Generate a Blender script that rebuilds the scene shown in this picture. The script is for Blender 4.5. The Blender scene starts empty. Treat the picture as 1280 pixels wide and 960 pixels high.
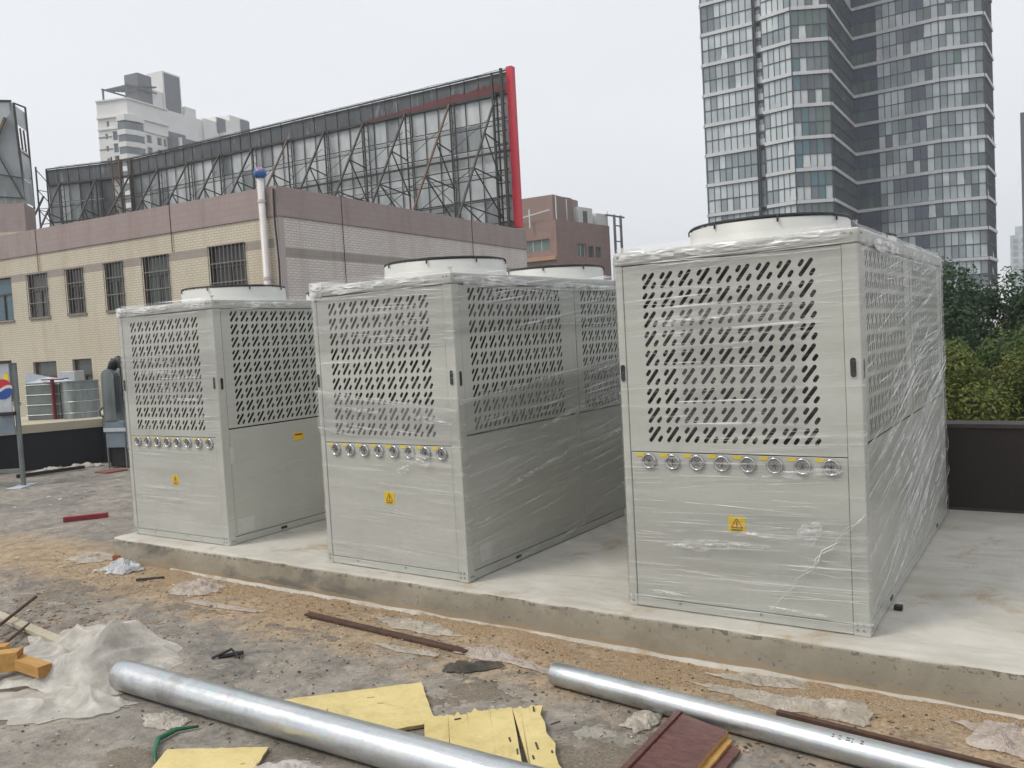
import bpy, math, random
from mathutils import Vector, Matrix, noise
from mathutils.geometry import tessellate_polygon
R = math.radians
scene = bpy.context.scene
col = scene.collection

# ------------------------------------------------------------------ camera
cam_d = bpy.data.cameras.new('camera')
cam = bpy.data.objects.new('camera', cam_d); col.objects.link(cam); scene.camera = cam
PITCH, ROLL, YAW, FPX = -0.0538, -0.0547, -0.5922, 1064.4
_f = Vector((math.sin(YAW)*math.cos(PITCH), math.cos(YAW)*math.cos(PITCH), math.sin(PITCH)))
_r = Vector((math.cos(YAW), -math.sin(YAW), 0)); _u = _r.cross(_f)
_c, _s = math.cos(ROLL), math.sin(ROLL)
_rr = _c*_r + _s*_u; _uu = -_s*_r + _c*_u
cam.matrix_world = Matrix(((_rr.x, _uu.x, -_f.x, 0), (_rr.y, _uu.y, -_f.y, -4.3345), (_rr.z, _uu.z, -_f.z, 1.5602), (0, 0, 0, 1)))
cam_d.sensor_width = 36; cam_d.lens = FPX/1280*36; cam_d.clip_start = 0.05; cam_d.clip_end = 5000

# ------------------------------------------------------------------ sky, sun, exposure
SUN_EL, SUN_AZ = R(52), R(215)      # azimuth from +Y clockwise: sun behind the camera, to its left
world = bpy.data.worlds.new('World'); scene.world = world; world.use_nodes = True
wt = world.node_tree; wt.nodes.clear()
def wn(t, **k):
    n = wt.nodes.new(t)
    for a, b in k.items(): setattr(n, a, b)
    return n
sky = wn('ShaderNodeTexSky', sky_type='NISHITA', sun_disc=False, sun_elevation=SUN_EL, sun_rotation=SUN_AZ, air_density=1.0, dust_density=3.0)
hs = wn('ShaderNodeHueSaturation'); hs.inputs['Saturation'].default_value = 0.25
tc = wn('ShaderNodeTexCoord'); mp = wn('ShaderNodeMapping'); mp.inputs['Scale'].default_value = (1.2, 1.2, 3.0)
nz = wn('ShaderNodeTexNoise'); nz.inputs['Scale'].default_value = 1.6; nz.inputs['Detail'].default_value = 4
cr = wn('ShaderNodeValToRGB')
cr.color_ramp.elements[0].position = .3; cr.color_ramp.elements[0].color = (7.5, 7.75, 8.15, 1)
cr.color_ramp.elements[1].position = .75; cr.color_ramp.elements[1].color = (8.0, 8.2, 8.6, 1)
mx = wn('ShaderNodeMixRGB'); mx.inputs[0].default_value = .9
bg = wn('ShaderNodeBackground'); bg.inputs['Strength'].default_value = 0.1
wo = wn('ShaderNodeOutputWorld')
L = wt.links.new
L(sky.outputs[0], hs.inputs['Color']); L(tc.outputs['Generated'], mp.inputs[0]); L(mp.outputs[0], nz.inputs['Vector'])
L(nz.outputs['Fac'], cr.inputs[0]); L(hs.outputs[0], mx.inputs[1]); L(cr.outputs[0], mx.inputs[2])
L(mx.outputs[0], bg.inputs['Color']); L(bg.outputs[0], wo.inputs[0])
sun_d = bpy.data.lights.new('sun', 'SUN'); sun_d.energy = 1.5; sun_d.angle = R(18); sun_d.color = (1, .94, .84)
sun = bpy.data.objects.new('sun', sun_d); col.objects.link(sun)
_sd = Vector((math.sin(SUN_AZ)*math.cos(SUN_EL), math.cos(SUN_AZ)*math.cos(SUN_EL), math.sin(SUN_EL)))
sun.rotation_euler = _sd.to_track_quat('Z', 'Y').to_euler()
scene.view_settings.view_transform = 'Standard'; scene.view_settings.look = 'None'
scene.view_settings.exposure = 0.28; scene.view_settings.gamma = 1
scene.cycles.max_bounces = 8; scene.cycles.transparent_max_bounces = 16
scene.cycles.diffuse_bounces = 3; scene.cycles.glossy_bounces = 3; scene.cycles.volume_bounces = 1
scene.cycles.caustics_reflective = False; scene.cycles.caustics_refractive = False

# ------------------------------------------------------------------ material helpers
M = {}
class NT:
    def __init__(s, name):
        s.m = bpy.data.materials.new(name); s.m.use_nodes = True; s.t = s.m.node_tree; s.t.nodes.clear()
        s.out = s.n('ShaderNodeOutputMaterial'); s.co = None
    def n(s, t, **k):
        n = s.t.nodes.new(t)
        for a, b in k.items(): setattr(n, a, b)
        return n
    def l(s, a, b): s.t.links.new(a, b)
    def vec(s, kind='Object', scale=(1, 1, 1), rot=(0, 0, 0)):
        if s.co is None: s.co = s.n('ShaderNodeTexCoord')
        m = s.n('ShaderNodeMapping'); m.inputs['Scale'].default_value = scale; m.inputs['Rotation'].default_value = rot
        s.l(s.co.outputs[kind], m.inputs[0]); return m.outputs[0]
    def noise(s, v, scale=5, detail=4, rough=.5, dist=0):
        n = s.n('ShaderNodeTexNoise'); n.inputs['Scale'].default_value = scale; n.inputs['Detail'].default_value = detail
        n.inputs['Roughness'].default_value = rough; n.inputs['Distortion'].default_value = dist
        s.l(v, n.inputs['Vector']); return n.outputs['Fac']
    def ramp(s, f, *st):
        r = s.n('ShaderNodeValToRGB'); e = r.color_ramp.elements
        while len(e) < len(st): e.new(.5)
        for i, (p, c) in enumerate(st):
            e[i].position = p; e[i].color = (c, c, c, 1) if isinstance(c, (int, float)) else (*c, 1)
        s.l(f, r.inputs[0]); return r.outputs[0]
    def mix(s, f, a, b, mode='MIX'):
        m = s.n('ShaderNodeMixRGB', blend_type=mode)
        for i, x in ((0, f), (1, a), (2, b)):
            if hasattr(x, 'is_linked') or hasattr(x, 'links'): s.l(x, m.inputs[i])
            elif i == 0: m.inputs[0].default_value = x
            else: m.inputs[i].default_value = (*x, 1) if len(x) == 3 else x
        return m.outputs[0]
    def math(s, op, a, b=None, clamp=False):
        m = s.n('ShaderNodeMath', operation=op, use_clamp=clamp)
        for i, x in ((0, a), (1, b)):
            if x is None: continue
            if isinstance(x, (int, float)): m.inputs[i].default_value = x
            else: s.l(x, m.inputs[i])
        return m.outputs[0]
    def bump(s, h, strength=.3, dist=.01, normal=None):
        b = s.n('ShaderNodeBump'); b.inputs['Strength'].default_value = strength; b.inputs['Distance'].default_value = dist
        s.l(h, b.inputs['Height'])
        if normal is not None: s.l(normal, b.inputs['Normal'])
        return b.outputs[0]
    def pbr(s, color, rough=.5, metal=0, normal=None, spec=.5, **k):
        p = s.n('ShaderNodeBsdfPrincipled')
        if isinstance(color, (tuple, list)): p.inputs['Base Color'].default_value = (*color[:3], 1)
        else: s.l(color, p.inputs['Base Color'])
        if isinstance(rough, (int, float)): p.inputs['Roughness'].default_value = rough
        else: s.l(rough, p.inputs['Roughness'])
        p.inputs['Metallic'].default_value = metal; p.inputs['Specular IOR Level'].default_value = spec
        if normal is not None: s.l(normal, p.inputs['Normal'])
        for a, b in k.items(): p.inputs[a.replace('_', ' ')].default_value = b
        return p.outputs[0]
    def done(s, sh):
        s.l(sh, s.out.inputs['Surface']); M[s.m.name] = s.m; return s.m

def mottled(name, c1, c2, scale=6, rough=.6, bump=.2, metal=0, bd=.005, spec=.5, fine=60, stretch=(1, 1, 1)):
    t = NT(name); v = t.vec('Object', stretch)
    a = t.noise(v, scale, 6, .6); b = t.noise(v, fine, 3)
    c = t.mix(t.ramp(a, (.3, 0), (.7, 1)), c1, c2)
    c = t.mix(.12, c, t.ramp(b, (.3, .0), (.7, 1.)), 'OVERLAY')
    t.done(t.pbr(c, t.ramp(a, (.3, max(0, rough-.08)), (.7, min(1, rough+.08))), metal, t.bump(b, bump, bd), spec))
    return t.m

# painted cabinet sheet metal
t = NT('cabinet_paint'); v = t.vec('Object')
a = t.noise(v, 2.2, 5, .6); b = t.noise(v, 140, 2); d = t.noise(t.vec('Object', (14, 14, 1.2)), 2, 4)
c = t.mix(t.ramp(a, (.3, 0), (.7, 1)), (.54, .545, .495), (.60, .605, .555))
c = t.mix(t.math('MULTIPLY', t.ramp(d, (.55, 0), (.8, 1)), .12), c, (.42, .39, .33))
du = t.ramp(t.noise(v, 6, 7, .75, .5), (.56, 0), (.70, 1)); c = t.mix(t.math('MULTIPLY', du, .18), c, (.40, .37, .31))
t.done(t.pbr(c, t.ramp(a, (.3, .34), (.7, .5)), 0, t.bump(t.math('ADD', t.math('MULTIPLY', b, .05), a), .35, .02), .4))
t = NT('cowl_paint'); v = t.vec('Object')
t.done(t.pbr(t.mix(t.noise(v, 5, 4), (.55, .55, .52), (.63, .63, .60)), .4, 0, None, .4))
mottled('dark_chassis', (.03, .03, .032), (.05, .05, .05), 8)
t = NT('coil_fins'); v = t.vec('Object')
w = t.n('ShaderNodeTexWave', wave_type='BANDS', bands_direction='X'); w.inputs['Scale'].default_value = 60; t.l(v, w.inputs[0])
t.done(t.pbr(t.mix(w.outputs['Fac'], (.012, .012, .014), (.04, .04, .042)), .6, .3))
mottled('black_plastic', (.012, .012, .013), (.022, .022, .022), 10, .5)
mottled('chrome_ring', (.55, .55, .55), (.7, .7, .7), 20, .2, .05, 1)
mottled('gauge_face', (.3, .31, .3), (.4, .4, .39), 20, .3)
mottled('yellow_label', (.85, .62, .01), (.9, .68, .03), 20, .45)
mottled('red_print', (.5, .02, .02), (.55, .03, .03), 20, .5)
mottled('black_print', (.02, .02, .02), (.03, .03, .03), 20, .5)
mottled('white_label', (.6, .6, .57), (.68, .68, .64), 20, .4)
mottled('steel_screw', (.3, .3, .29), (.4, .4, .39), 20, .35, .1, 1)

# stretch film: clear, glossy; creases and their glints painted as white streaks
def film(name, haze=.012, streak=.85):
    t = NT(name)
    at = t.n('ShaderNodeAttribute', attribute_name='layers')
    amt = at.outputs['Fac']
    n1 = t.noise(t.vec('UV', (.8, 42, 1)), 1, 5, .6, .25)
    n2 = t.noise(t.vec('UV', (.5, 6, 1)), 1, 3, .5, .6)
    n3 = t.noise(t.vec('UV', (1.4, 3.0, 1)), 1.6, 3, .5)
    n4 = t.noise(t.vec('UV', (2.2, 110, 1)), 1, 3, .6, .1)
    s1 = t.ramp(n1, (.57, 0), (.68, 1)); s4 = t.ramp(n4, (.60, 0), (.70, 1))
    patch = t.ramp(n3, (.36, 0), (.66, 1)); broad = t.ramp(n2, (.42, 0), (.75, 1))
    s = t.math('MULTIPLY', t.math('MAXIMUM', s1, t.math('MULTIPLY', s4, .8)), patch)
    s = t.math('ADD', t.math('MULTIPLY', s, streak), t.math('ADD', t.math('MULTIPLY', broad, .075), haze))
    fac = t.math('MULTIPLY', s, amt, True)
    h = t.math('ADD', t.math('MULTIPLY', n1, .7), t.math('ADD', t.math('MULTIPLY', n4, .25), n2))
    nb = t.bump(h, .8, .009)
    gl = t.n('ShaderNodeBsdfGlossy'); gl.inputs['Roughness'].default_value = .13; gl.inputs['Color'].default_value = (1, 1, 1, 1); t.l(nb, gl.inputs['Normal'])
    tr = t.n('ShaderNodeBsdfTransparent')
    fr = t.n('ShaderNodeFresnel'); fr.inputs['IOR'].default_value = 1.33; t.l(nb, fr.inputs['Normal'])
    m1 = t.n('ShaderNodeMixShader'); t.l(t.math('MULTIPLY', fr.outputs[0], t.math('MULTIPLY', t.math('MINIMUM', amt, 1.2), .45), True), m1.inputs[0]); t.l(tr.outputs[0], m1.inputs[1]); t.l(gl.outputs[0], m1.inputs[2])
    df = t.pbr((.86, .86, .85), .25, 0, nb, .8)
    m2 = t.n('ShaderNodeMixShader'); t.l(fac, m2.inputs[0]); t.l(m1.outputs[0], m2.inputs[1]); t.l(df, m2.inputs[2])
    t.done(m2.outputs[0])
film('stretch_film')
film('stretch_film_double', .09, .9)
t = NT('film_crease'); v = t.vec('Object')  # creased film, with its bright shine put into the white colour
tr = t.n('ShaderNodeBsdfTransparent'); m2 = t.n('ShaderNodeMixShader')
t.l(t.ramp(t.noise(v, 6, 3), (.35, .2), (.65, .95)), m2.inputs[0]); t.l(tr.outputs[0], m2.inputs[1]); t.l(t.pbr((.8, .8, .79), .22, 0, None, .8), m2.inputs[2]); t.done(m2.outputs[0])
t = NT('film_soft'); v = t.vec('Object')
tr = t.n('ShaderNodeBsdfTransparent'); m2 = t.n('ShaderNodeMixShader')
t.l(t.ramp(t.noise(t.vec('Object', (1, 1, 5)), 14, 5, .7), (.40, .03), (.68, .62)), m2.inputs[0]); t.l(tr.outputs[0], m2.inputs[1]); t.l(t.pbr((.84, .84, .83), .2, 0, None, .8), m2.inputs[2]); t.done(m2.outputs[0])
def sheetplastic(name, c, alpha, rough=.35, wr=1.0):
    t = NT(name); v = t.vec('Object')
    n = t.noise(v, 9, 5, .6); f = t.noise(v, 70, 4)
    w1 = t.math('ABSOLUTE', t.math('SUBTRACT', t.noise(v, 11, 3, .5, 1.8), .5)); w2_ = t.math('ABSOLUTE', t.math('SUBTRACT', t.noise(v, 27, 3, .5, 2.2), .5))
    sh = t.pbr(t.mix(t.ramp(n, (.3, 0), (.7, 1)), tuple(x*.84 for x in c), c), rough, 0, t.bump(t.math('ADD', t.math('MULTIPLY', w1, -3), t.math('MULTIPLY', w2_, -1.6*wr)), .9*wr, .012), .5)
    tl = t.n('ShaderNodeBsdfTranslucent'); tl.inputs[0].default_value = (*c, 1)
    tr = t.n('ShaderNodeBsdfTransparent')
    a = t.n('ShaderNodeMixShader'); a.inputs[0].default_value = .25; t.l(sh, a.inputs[1]); t.l(tl.outputs[0], a.inputs[2])
    b = t.n('ShaderNodeMixShader'); t.l(t.ramp(n, (.35, alpha*.75), (.65, min(1, alpha*1.1))), b.inputs[0]); t.l(tr.outputs[0], b.inputs[1]); t.l(a.outputs[0], b.inputs[2])
    t.done(b.outputs[0])
sheetplastic('white_film', (.80, .765, .70), .76, .4, .4)
sheetplastic('pink_film', (.80, .70, .63), .8)
sheetplastic('scrap_film', (.76, .70, .60), .85)
sheetplastic('white_cloth', (.82, .84, .88), 1.0, .8)
mottled('fluff', (.38, .34, .32), (.55, .5, .48), 20, .95)

# concrete, ground
t = NT('plinth_concrete'); v = t.vec('Object')
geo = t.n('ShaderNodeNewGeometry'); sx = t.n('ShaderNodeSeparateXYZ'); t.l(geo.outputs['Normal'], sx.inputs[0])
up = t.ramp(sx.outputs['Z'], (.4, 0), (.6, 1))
spx = t.n('ShaderNodeSeparateXYZ'); t.l(v, spx.inputs[0])
a = t.noise(v, 1.6, 7, .65, .3); b = t.noise(v, 9, 6, .6); g = t.noise(v, 160, 2); k = t.noise(t.vec('Object', (1, 2.2, 3)), .9, 5, .6, .6)
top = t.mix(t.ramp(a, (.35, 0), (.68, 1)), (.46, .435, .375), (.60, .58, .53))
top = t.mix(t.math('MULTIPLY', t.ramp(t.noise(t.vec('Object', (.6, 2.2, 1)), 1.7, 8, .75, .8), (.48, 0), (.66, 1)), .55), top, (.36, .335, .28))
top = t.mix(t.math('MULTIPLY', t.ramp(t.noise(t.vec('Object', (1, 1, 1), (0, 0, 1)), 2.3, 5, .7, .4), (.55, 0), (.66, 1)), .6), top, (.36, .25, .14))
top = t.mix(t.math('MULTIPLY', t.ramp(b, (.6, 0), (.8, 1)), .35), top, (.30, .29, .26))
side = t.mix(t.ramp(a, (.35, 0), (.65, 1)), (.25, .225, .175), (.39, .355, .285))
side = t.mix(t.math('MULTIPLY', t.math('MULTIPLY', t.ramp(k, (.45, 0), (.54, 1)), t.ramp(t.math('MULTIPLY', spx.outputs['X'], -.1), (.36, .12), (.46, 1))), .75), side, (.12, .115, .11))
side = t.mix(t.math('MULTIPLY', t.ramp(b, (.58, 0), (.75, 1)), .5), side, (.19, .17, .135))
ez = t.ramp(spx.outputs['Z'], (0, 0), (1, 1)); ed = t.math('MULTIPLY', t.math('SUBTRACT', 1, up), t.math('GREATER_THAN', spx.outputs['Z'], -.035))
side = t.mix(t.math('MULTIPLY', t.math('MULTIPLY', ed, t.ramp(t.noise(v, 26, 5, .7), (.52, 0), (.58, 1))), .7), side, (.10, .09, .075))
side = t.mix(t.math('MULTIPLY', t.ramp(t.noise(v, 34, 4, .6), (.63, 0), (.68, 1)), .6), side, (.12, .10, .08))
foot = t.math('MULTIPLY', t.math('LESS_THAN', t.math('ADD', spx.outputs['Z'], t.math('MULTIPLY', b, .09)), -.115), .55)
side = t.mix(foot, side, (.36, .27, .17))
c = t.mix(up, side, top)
hh = t.math('ADD', t.math('MULTIPLY', g, .25), t.math('ADD', b, t.math('MULTIPLY', a, .6)))
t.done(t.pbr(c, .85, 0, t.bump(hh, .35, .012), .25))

t = NT('deck_concrete'); v = t.vec('Object')
sp = t.n('ShaderNodeSeparateXYZ'); t.l(v, sp.inputs[0])
big = t.noise(v, .55, 6, .6, .4); mid = t.noise(v, 3.2, 7, .7, .5); fin = t.noise(v, 38, 5, .7); flk = t.noise(v, 95, 2, .5)
base = t.mix(t.ramp(mid, (.32, 0), (.68, 1)), (.20, .182, .158), (.40, .365, .315))
base = t.mix(t.math('MULTIPLY', t.ramp(big, (.40, 0), (.62, 1)), .5), base, (.16, .15, .14))
# sawdust and sandy dirt lie along the plinth, thinning away from it
dist = t.math('ABSOLUTE', t.math('ADD', sp.outputs['Y'], .35))
band = t.ramp(t.math('SUBTRACT', t.math('ADD', t.math('MULTIPLY', mid, 1.1), .1), t.math('MULTIPLY', dist, .78)), (.12, 0), (.42, 1))
lim = t.ramp(t.math('MULTIPLY', t.math('ADD', sp.outputs['X'], 10.5), .25), (0, 0), (.5, 1))
band = t.math('MULTIPLY', band, lim)
sand = t.mix(t.ramp(fin, (.3, 0), (.7, 1)), (.30, .205, .12), (.50, .38, .245))
c = t.mix(t.math('MULTIPLY', band, .85), base, sand)
drt = t.ramp(t.noise(v, 1.3, 6, .7, .8), (.5, 0), (.66, 1))
c = t.mix(t.math('MULTIPLY', drt, t.math('MULTIPLY', lim, .38)), c, (.33, .265, .19))
m2_ = t.noise(v, 11, 7, .75, .6); c = t.mix(.55, c, t.ramp(m2_, (.32, .25), (.68, .78)), 'OVERLAY')
m3_ = t.ramp(t.noise(v, 1.9, 8, .8, 1.2), (.38, 1), (.5, 0)); c = t.mix(t.math('MULTIPLY', m3_, .5), c, (.095, .088, .08))
c = t.mix(t.math('MULTIPLY', t.ramp(flk, (.66, 0), (.74, 1)), .55), c, (.46, .44, .40))
c = t.mix(t.math('MULTIPLY', t.ramp(t.noise(v, 55, 4, .7), (.6, 0), (.72, 1)), .5), c, (.06, .055, .05))
# paler cement smears
sm = t.math('MULTIPLY', t.ramp(t.noise(t.vec('Object', (1, 1.7, 1)), 4.5, 7, .75, 1.0), (.56, 0), (.68, 1)), .55)
c = t.mix(sm, c, (.36, .34, .305))
hh = t.math('ADD', t.math('MULTIPLY', fin, .7), t.math('ADD', mid, t.math('MULTIPLY', flk, .3)))
t.done(t.pbr(c, .9, 0, t.bump(hh, .6, .015), .2))
for nm_, ca_, cb_ in (('grit', (.17, .145, .115), (.36, .31, .25)), ('cement_crust', (.30, .28, .24), (.50, .475, .42))):
    t = NT(nm_); v = t.vec('Object'); f_ = t.noise(v, 75, 5, .8); g_ = t.noise(v, 7, 6, .7)
    c = t.mix(t.ramp(f_, (.32, 0), (.68, 1)), ca_, cb_); c = t.mix(t.ramp(g_, (.4, 0), (.7, .5)), c, tuple(x*.6 for x in ca_))
    t.done(t.pbr(c, .95, 0, t.bump(f_, .9, .01), .15))
t = NT('sawdust'); v = t.vec('Object')
fin = t.noise(v, 60, 5, .75); mid = t.noise(v, 5, 5, .6); vo = t.n('ShaderNodeTexVoronoi'); vo.inputs['Scale'].default_value = 130; t.l(v, vo.inputs['Vector'])
c = t.mix(t.ramp(fin, (.3, 0), (.7, 1)), (.30, .19, .105), (.56, .42, .27)); c = t.mix(t.ramp(mid, (.4, 0), (.7, .6)), c, (.45, .37, .27))
c = t.mix(.6, c, t.ramp(vo.outputs['Distance'], (.0, .35), (.7, .65)), 'SOFT_LIGHT')
t.done(t.pbr(c, .95, 0, t.bump(t.math('ADD', fin, vo.outputs['Distance']), .9, .012), .15))
mottled('asphalt', (.045, .045, .045), (.06, .06, .06), .3, .9)
mottled('dark_wall', (.008, .010, .016), (.018, .020, .027), 1.2, .7, .3)
mottled('brown_wall', (.020, .015, .014), (.036, .028, .026), 1.2, .75, .3)
mottled('coping', (.05, .042, .04), (.08, .068, .062), 5, .8)
mottled('ledge_plaster', (.38, .34, .25), (.5, .46, .36), 1.5, .9)
# galvanised steel
t = NT('galvanised'); v = t.vec('Object')
vo = t.n('ShaderNodeTexVoronoi'); vo.inputs['Scale'].default_value = 55; t.l(v, vo.inputs['Vector'])
a = t.noise(t.vec('Object', (.6, 8, 8)), 2.5, 6, .6); b = t.noise(v, 14, 5, .6); d2 = t.noise(v, 3.2, 7, .75)
c = t.mix(t.ramp(a, (.3, 0), (.7, 1)), (.52, .55, .57), (.70, .72, .73)); c = t.mix(.10, c, vo.outputs['Color'], 'OVERLAY')
c = t.mix(t.math('MULTIPLY', t.ramp(d2, (.54, 0), (.66, 1)), .5), c, (.33, .32, .29))
sc = t.ramp(t.noise(t.vec('Object', (3, 30, 30), (0, 0, .3)), 2, 6, .7), (.66, 0), (.70, 1)); c = t.mix(t.math('MULTIPLY', sc, .5), c, (.2, .2, .19))
rg = t.ramp(t.math('ADD', t.math('MULTIPLY', b, .6), t.math('MULTIPLY', a, .4)), (.3, .24), (.7, .46))
t.done(t.pbr(c, rg, .88, t.bump(t.math('ADD', b, t.math('MULTIPLY', a, .5)), .10, .01)))
mottled('duct_steel', (.16, .19, .19), (.36, .40, .40), 3, .4, .15, .7, stretch=(3, 3, .5))
mottled('rust', (.055, .03, .022), (.11, .06, .04), 12, .85, .5)
t = NT('yellow_board'); v = t.vec('Object'); a = t.noise(v, 4, 6, .65); b = t.noise(v, 9, 7, .8, .8); g_ = t.noise(t.vec('Object', (6, 40, 1), (0, 0, -.9)), 2, 5, .7)
c = t.mix(t.ramp(a, (.3, 0), (.7, 1)), (.60, .48, .20), (.73, .61, .30)); c = t.mix(t.math('MULTIPLY', t.ramp(b, (.52, 0), (.68, 1)), .45), c, (.40, .31, .16)); c = t.mix(t.math('MULTIPLY', t.ramp(g_, (.6, 0), (.72, 1)), .3), c, (.82, .74, .48))
t.done(t.pbr(c, .8, 0, t.bump(t.math('ADD', g_, b), .5, .006), .3))
mottled('board_edge', (.30, .24, .11), (.42, .34, .17), 8, .9, .5)
mottled('timber', (.38, .20, .055), (.56, .33, .10), 2.5, .7, .3, stretch=(1, 14, 14))
mottled('timber_end', (.30, .13, .04), (.4, .2, .06), 15, .8, .3)
mottled('red_board', (.07, .028, .026), (.19, .085, .075), 7, .5, .45, stretch=(2, 6, 2))
mottled('ply_core', (.40, .22, .07), (.5, .3, .1), 20, .8)
mottled('rag', (.035, .035, .03), (.11, .095, .075), 12, .95, .8)
mottled('green_plastic', (.01, .11, .05), (.02, .16, .07), 8, .4)
mottled('red_plastic', (.22, .02, .03), (.3, .03, .05), 8, .5)
mottled('chips_light', (.34, .31, .26), (.54, .51, .45), 30, .9)
mottled('chips_brown', (.25, .15, .08), (.38, .25, .14), 30, .9)
mottled('chips_dark', (.04, .038, .035), (.08, .07, .06), 30, .9)
mottled('dark_red', (.13, .02, .03), (.19, .03, .04), 6, .6)
mottled('faded_red', (.20, .07, .06), (.26, .11, .09), 6, .9)
mottled('brick_red', (.30, .10, .05), (.38, .14, .08), 12, .9)

# tiled facade
def tiles(name, c1, c2, mortar, rowh=.085, w=.26):
    t = NT(name); v = t.vec('UV')
    br = t.n('ShaderNodeTexBrick'); br.offset = .5; br.inputs['Scale'].default_value = 1
    br.inputs['Color1'].default_value = (*c1, 1); br.inputs['Color2'].default_value = (*c2, 1); br.inputs['Mortar'].default_value = (*mortar, 1)
    br.inputs['Mortar Size'].default_value = .012; br.inputs['Brick Width'].default_value = w; br.inputs['Row Height'].default_value = rowh
    br.inputs['Bias'].default_value = -.1; t.l(v, br.inputs['Vector'])
    st = t.ramp(t.noise(t.vec('UV', (1.3, .22, 1)), 1.1, 6, .65, .3), (.5, 0), (.75, 1)); d = t.noise(t.vec('UV'), .5, 5)
    c = t.mix(t.math('MULTIPLY', st, .6), br.outputs['Color'], tuple(x*.6 for x in (c1[0], c1[1]*.85, c1[2]*.7)))
    c = t.mix(t.ramp(d, (.3, 0), (.7, .3)), c, mortar)
    t.done(t.pbr(c, .5, 0, t.bump(br.outputs['Fac'], -.4, .01), .3))
tiles('cream_tile', (.72, .65, .51), (.67, .605, .475), (.48, .42, .32))
tiles('mauve_cream_tile', (.80, .74, .68), (.72, .66, .61), (.50, .43, .40))
tiles('purple_tile', (.40, .32, .30), (.375, .30, .28), (.35, .28, .26), .2, .5)
tiles('greybrown_tile', (.40, .35, .30), (.37, .325, .28), (.33, .29, .25), .2, .5)
tiles('far_brick', (.32, .20, .165), (.28, .17, .145), (.28, .19, .16), .3, .8)
mottled('roof_grey', (.16, .155, .15), (.22, .21, .2), 1, .9)
def glass(name, c, r=.12, spec=.6):
    t = NT(name); v = t.vec('Object')
    t.done(t.pbr(t.mix(t.ramp(t.noise(v, .35, 3), (.3, 0), (.7, 1)), tuple(x*.8 for x in c), tuple(min(1, x*1.2) for x in c)), r, 0, t.bump(t.noise(v, .8, 2), .05, .05), spec))
glass('window_dark', (.035, .033, .036)); glass('window_grey', (.10, .105, .10)); glass('window_blue', (.06, .13, .17)); glass('window_green', (.06, .085, .075))
glass('pane_curtain', (.56, .61, .62)); glass('pane_pale', (.44, .50, .52)); glass('pane_mid', (.26, .31, .33)); glass('pane_grey', (.17, .205, .22))
glass('pane_dark', (.10, .125, .145)); glass('pane_navy', (.07, .09, .14)); glass('pane_teal', (.10, .20, .23)); glass('pane_green', (.12, .18, .16)); glass('pane_white', (.62, .63, .62))
glass('red_band', (.13, .02, .025), .6)
mottled('window_frame', (.07, .055, .05), (.10, .08, .07), 10, .6)
mottled('bar_steel', (.20, .18, .165), (.28, .26, .24), 10, .5)
mottled('band_white', (.55, .56, .57), (.64, .65, .66), 1, .5)
mottled('mullion_dark', (.075, .08, .088), (.10, .105, .112), 1, .5)
mottled('tower_white', (.70, .69, .66), (.78, .77, .74), .3, .8)
mottled('tower_grey', (.12, .127, .145), (.17, .178, .20), .3, .8)
mottled('tower_dark', (.08, .09, .105), (.11, .12, .14), .3, .6)
mottled('frame_steel', (.035, .036, .035), (.065, .064, .06), 2, .7)
mottled('rusty_steel', (.12, .075, .05), (.19, .13, .09), 2, .8)
def sheet(name, c1, c2):
    t = NT(name); v = t.vec('Object', (1, 1, .6), (0, 0, .3)); a = t.noise(v, .8, 6, .6, .6); b = t.noise(t.vec('Object', (2, 2, .5), (.5, .4, 0)), 1.2, 5, .6, 1.2)
    c = t.mix(t.ramp(a, (.35, 0), (.65, 1)), c1, c2); c = t.mix(t.math('MULTIPLY', t.ramp(b, (.55, 0), (.8, 1)), .4), c, (.62, .63, .63))
    t.done(t.pbr(c, .45, .2, t.bump(b, .3, .05), .4))
sheet('sheet_grey', (.42, .445, .45), (.60, .62, .62)); sheet('sheet_dull', (.20, .215, .22), (.30, .32, .33)); sheet('sheet_dark', (.08, .088, .094), (.115, .125, .13))
mottled('red_trim', (.62, .03, .055), (.70, .04, .07), 2, .45)
mottled('white_pvc', (.62, .58, .56), (.72, .68, .66), 3, .4)
mottled('cable_black', (.02, .018, .018), (.03, .028, .028), 10, .6)
mottled('lamp_blue', (.03, .13, .36), (.06, .2, .5), 10, .4)
mottled('lamp_pink', (.5, .1, .22), (.6, .2, .3), 10, .4)
mottled('sign_white', (.42, .46, .50), (.52, .56, .60), 4, .4)
mottled('sign_blue', (.02, .07, .30), (.03, .09, .36), 4, .4)
mottled('sign_red', (.50, .02, .04), (.58, .03, .05), 4, .4)
mottled('sign_grey', (.15, .19, .23), (.22, .27, .31), 3, .4)
mottled('dull_grey_metal', (.15, .175, .17), (.25, .28, .275), 3, .4, .2, .4)
mottled('bark', (.06, .045, .03), (.1, .08, .055), 3, .9, .6)
mottled('purple_sign', (.05, .045, .16), (.08, .07, .22), 3, .6)
mottled('tan_panel', (.38, .22, .13), (.46, .28, .17), 1, .7)
def leafmat(name, c1, c2):
    t = NT(name); oi = t.n('ShaderNodeNewGeometry')
    c = t.mix(oi.outputs['Random Per Island'], c1, c2)
    sh = t.pbr(c, .55, 0, None, .35); tl = t.n('ShaderNodeBsdfTranslucent'); t.l(c, tl.inputs[0])
    a = t.n('ShaderNodeMixShader'); a.inputs[0].default_value = .3; t.l(sh, a.inputs[1]); t.l(tl.outputs[0], a.inputs[2]); t.done(a.outputs[0])
leafmat('leaf_dark', (.018, .045, .02), (.055, .10, .036)); leafmat('leaf_mid', (.045, .085, .022), (.10, .15, .035)); leafmat('leaf_yellow', (.05, .085, .015), (.20, .22, .04))

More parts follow.
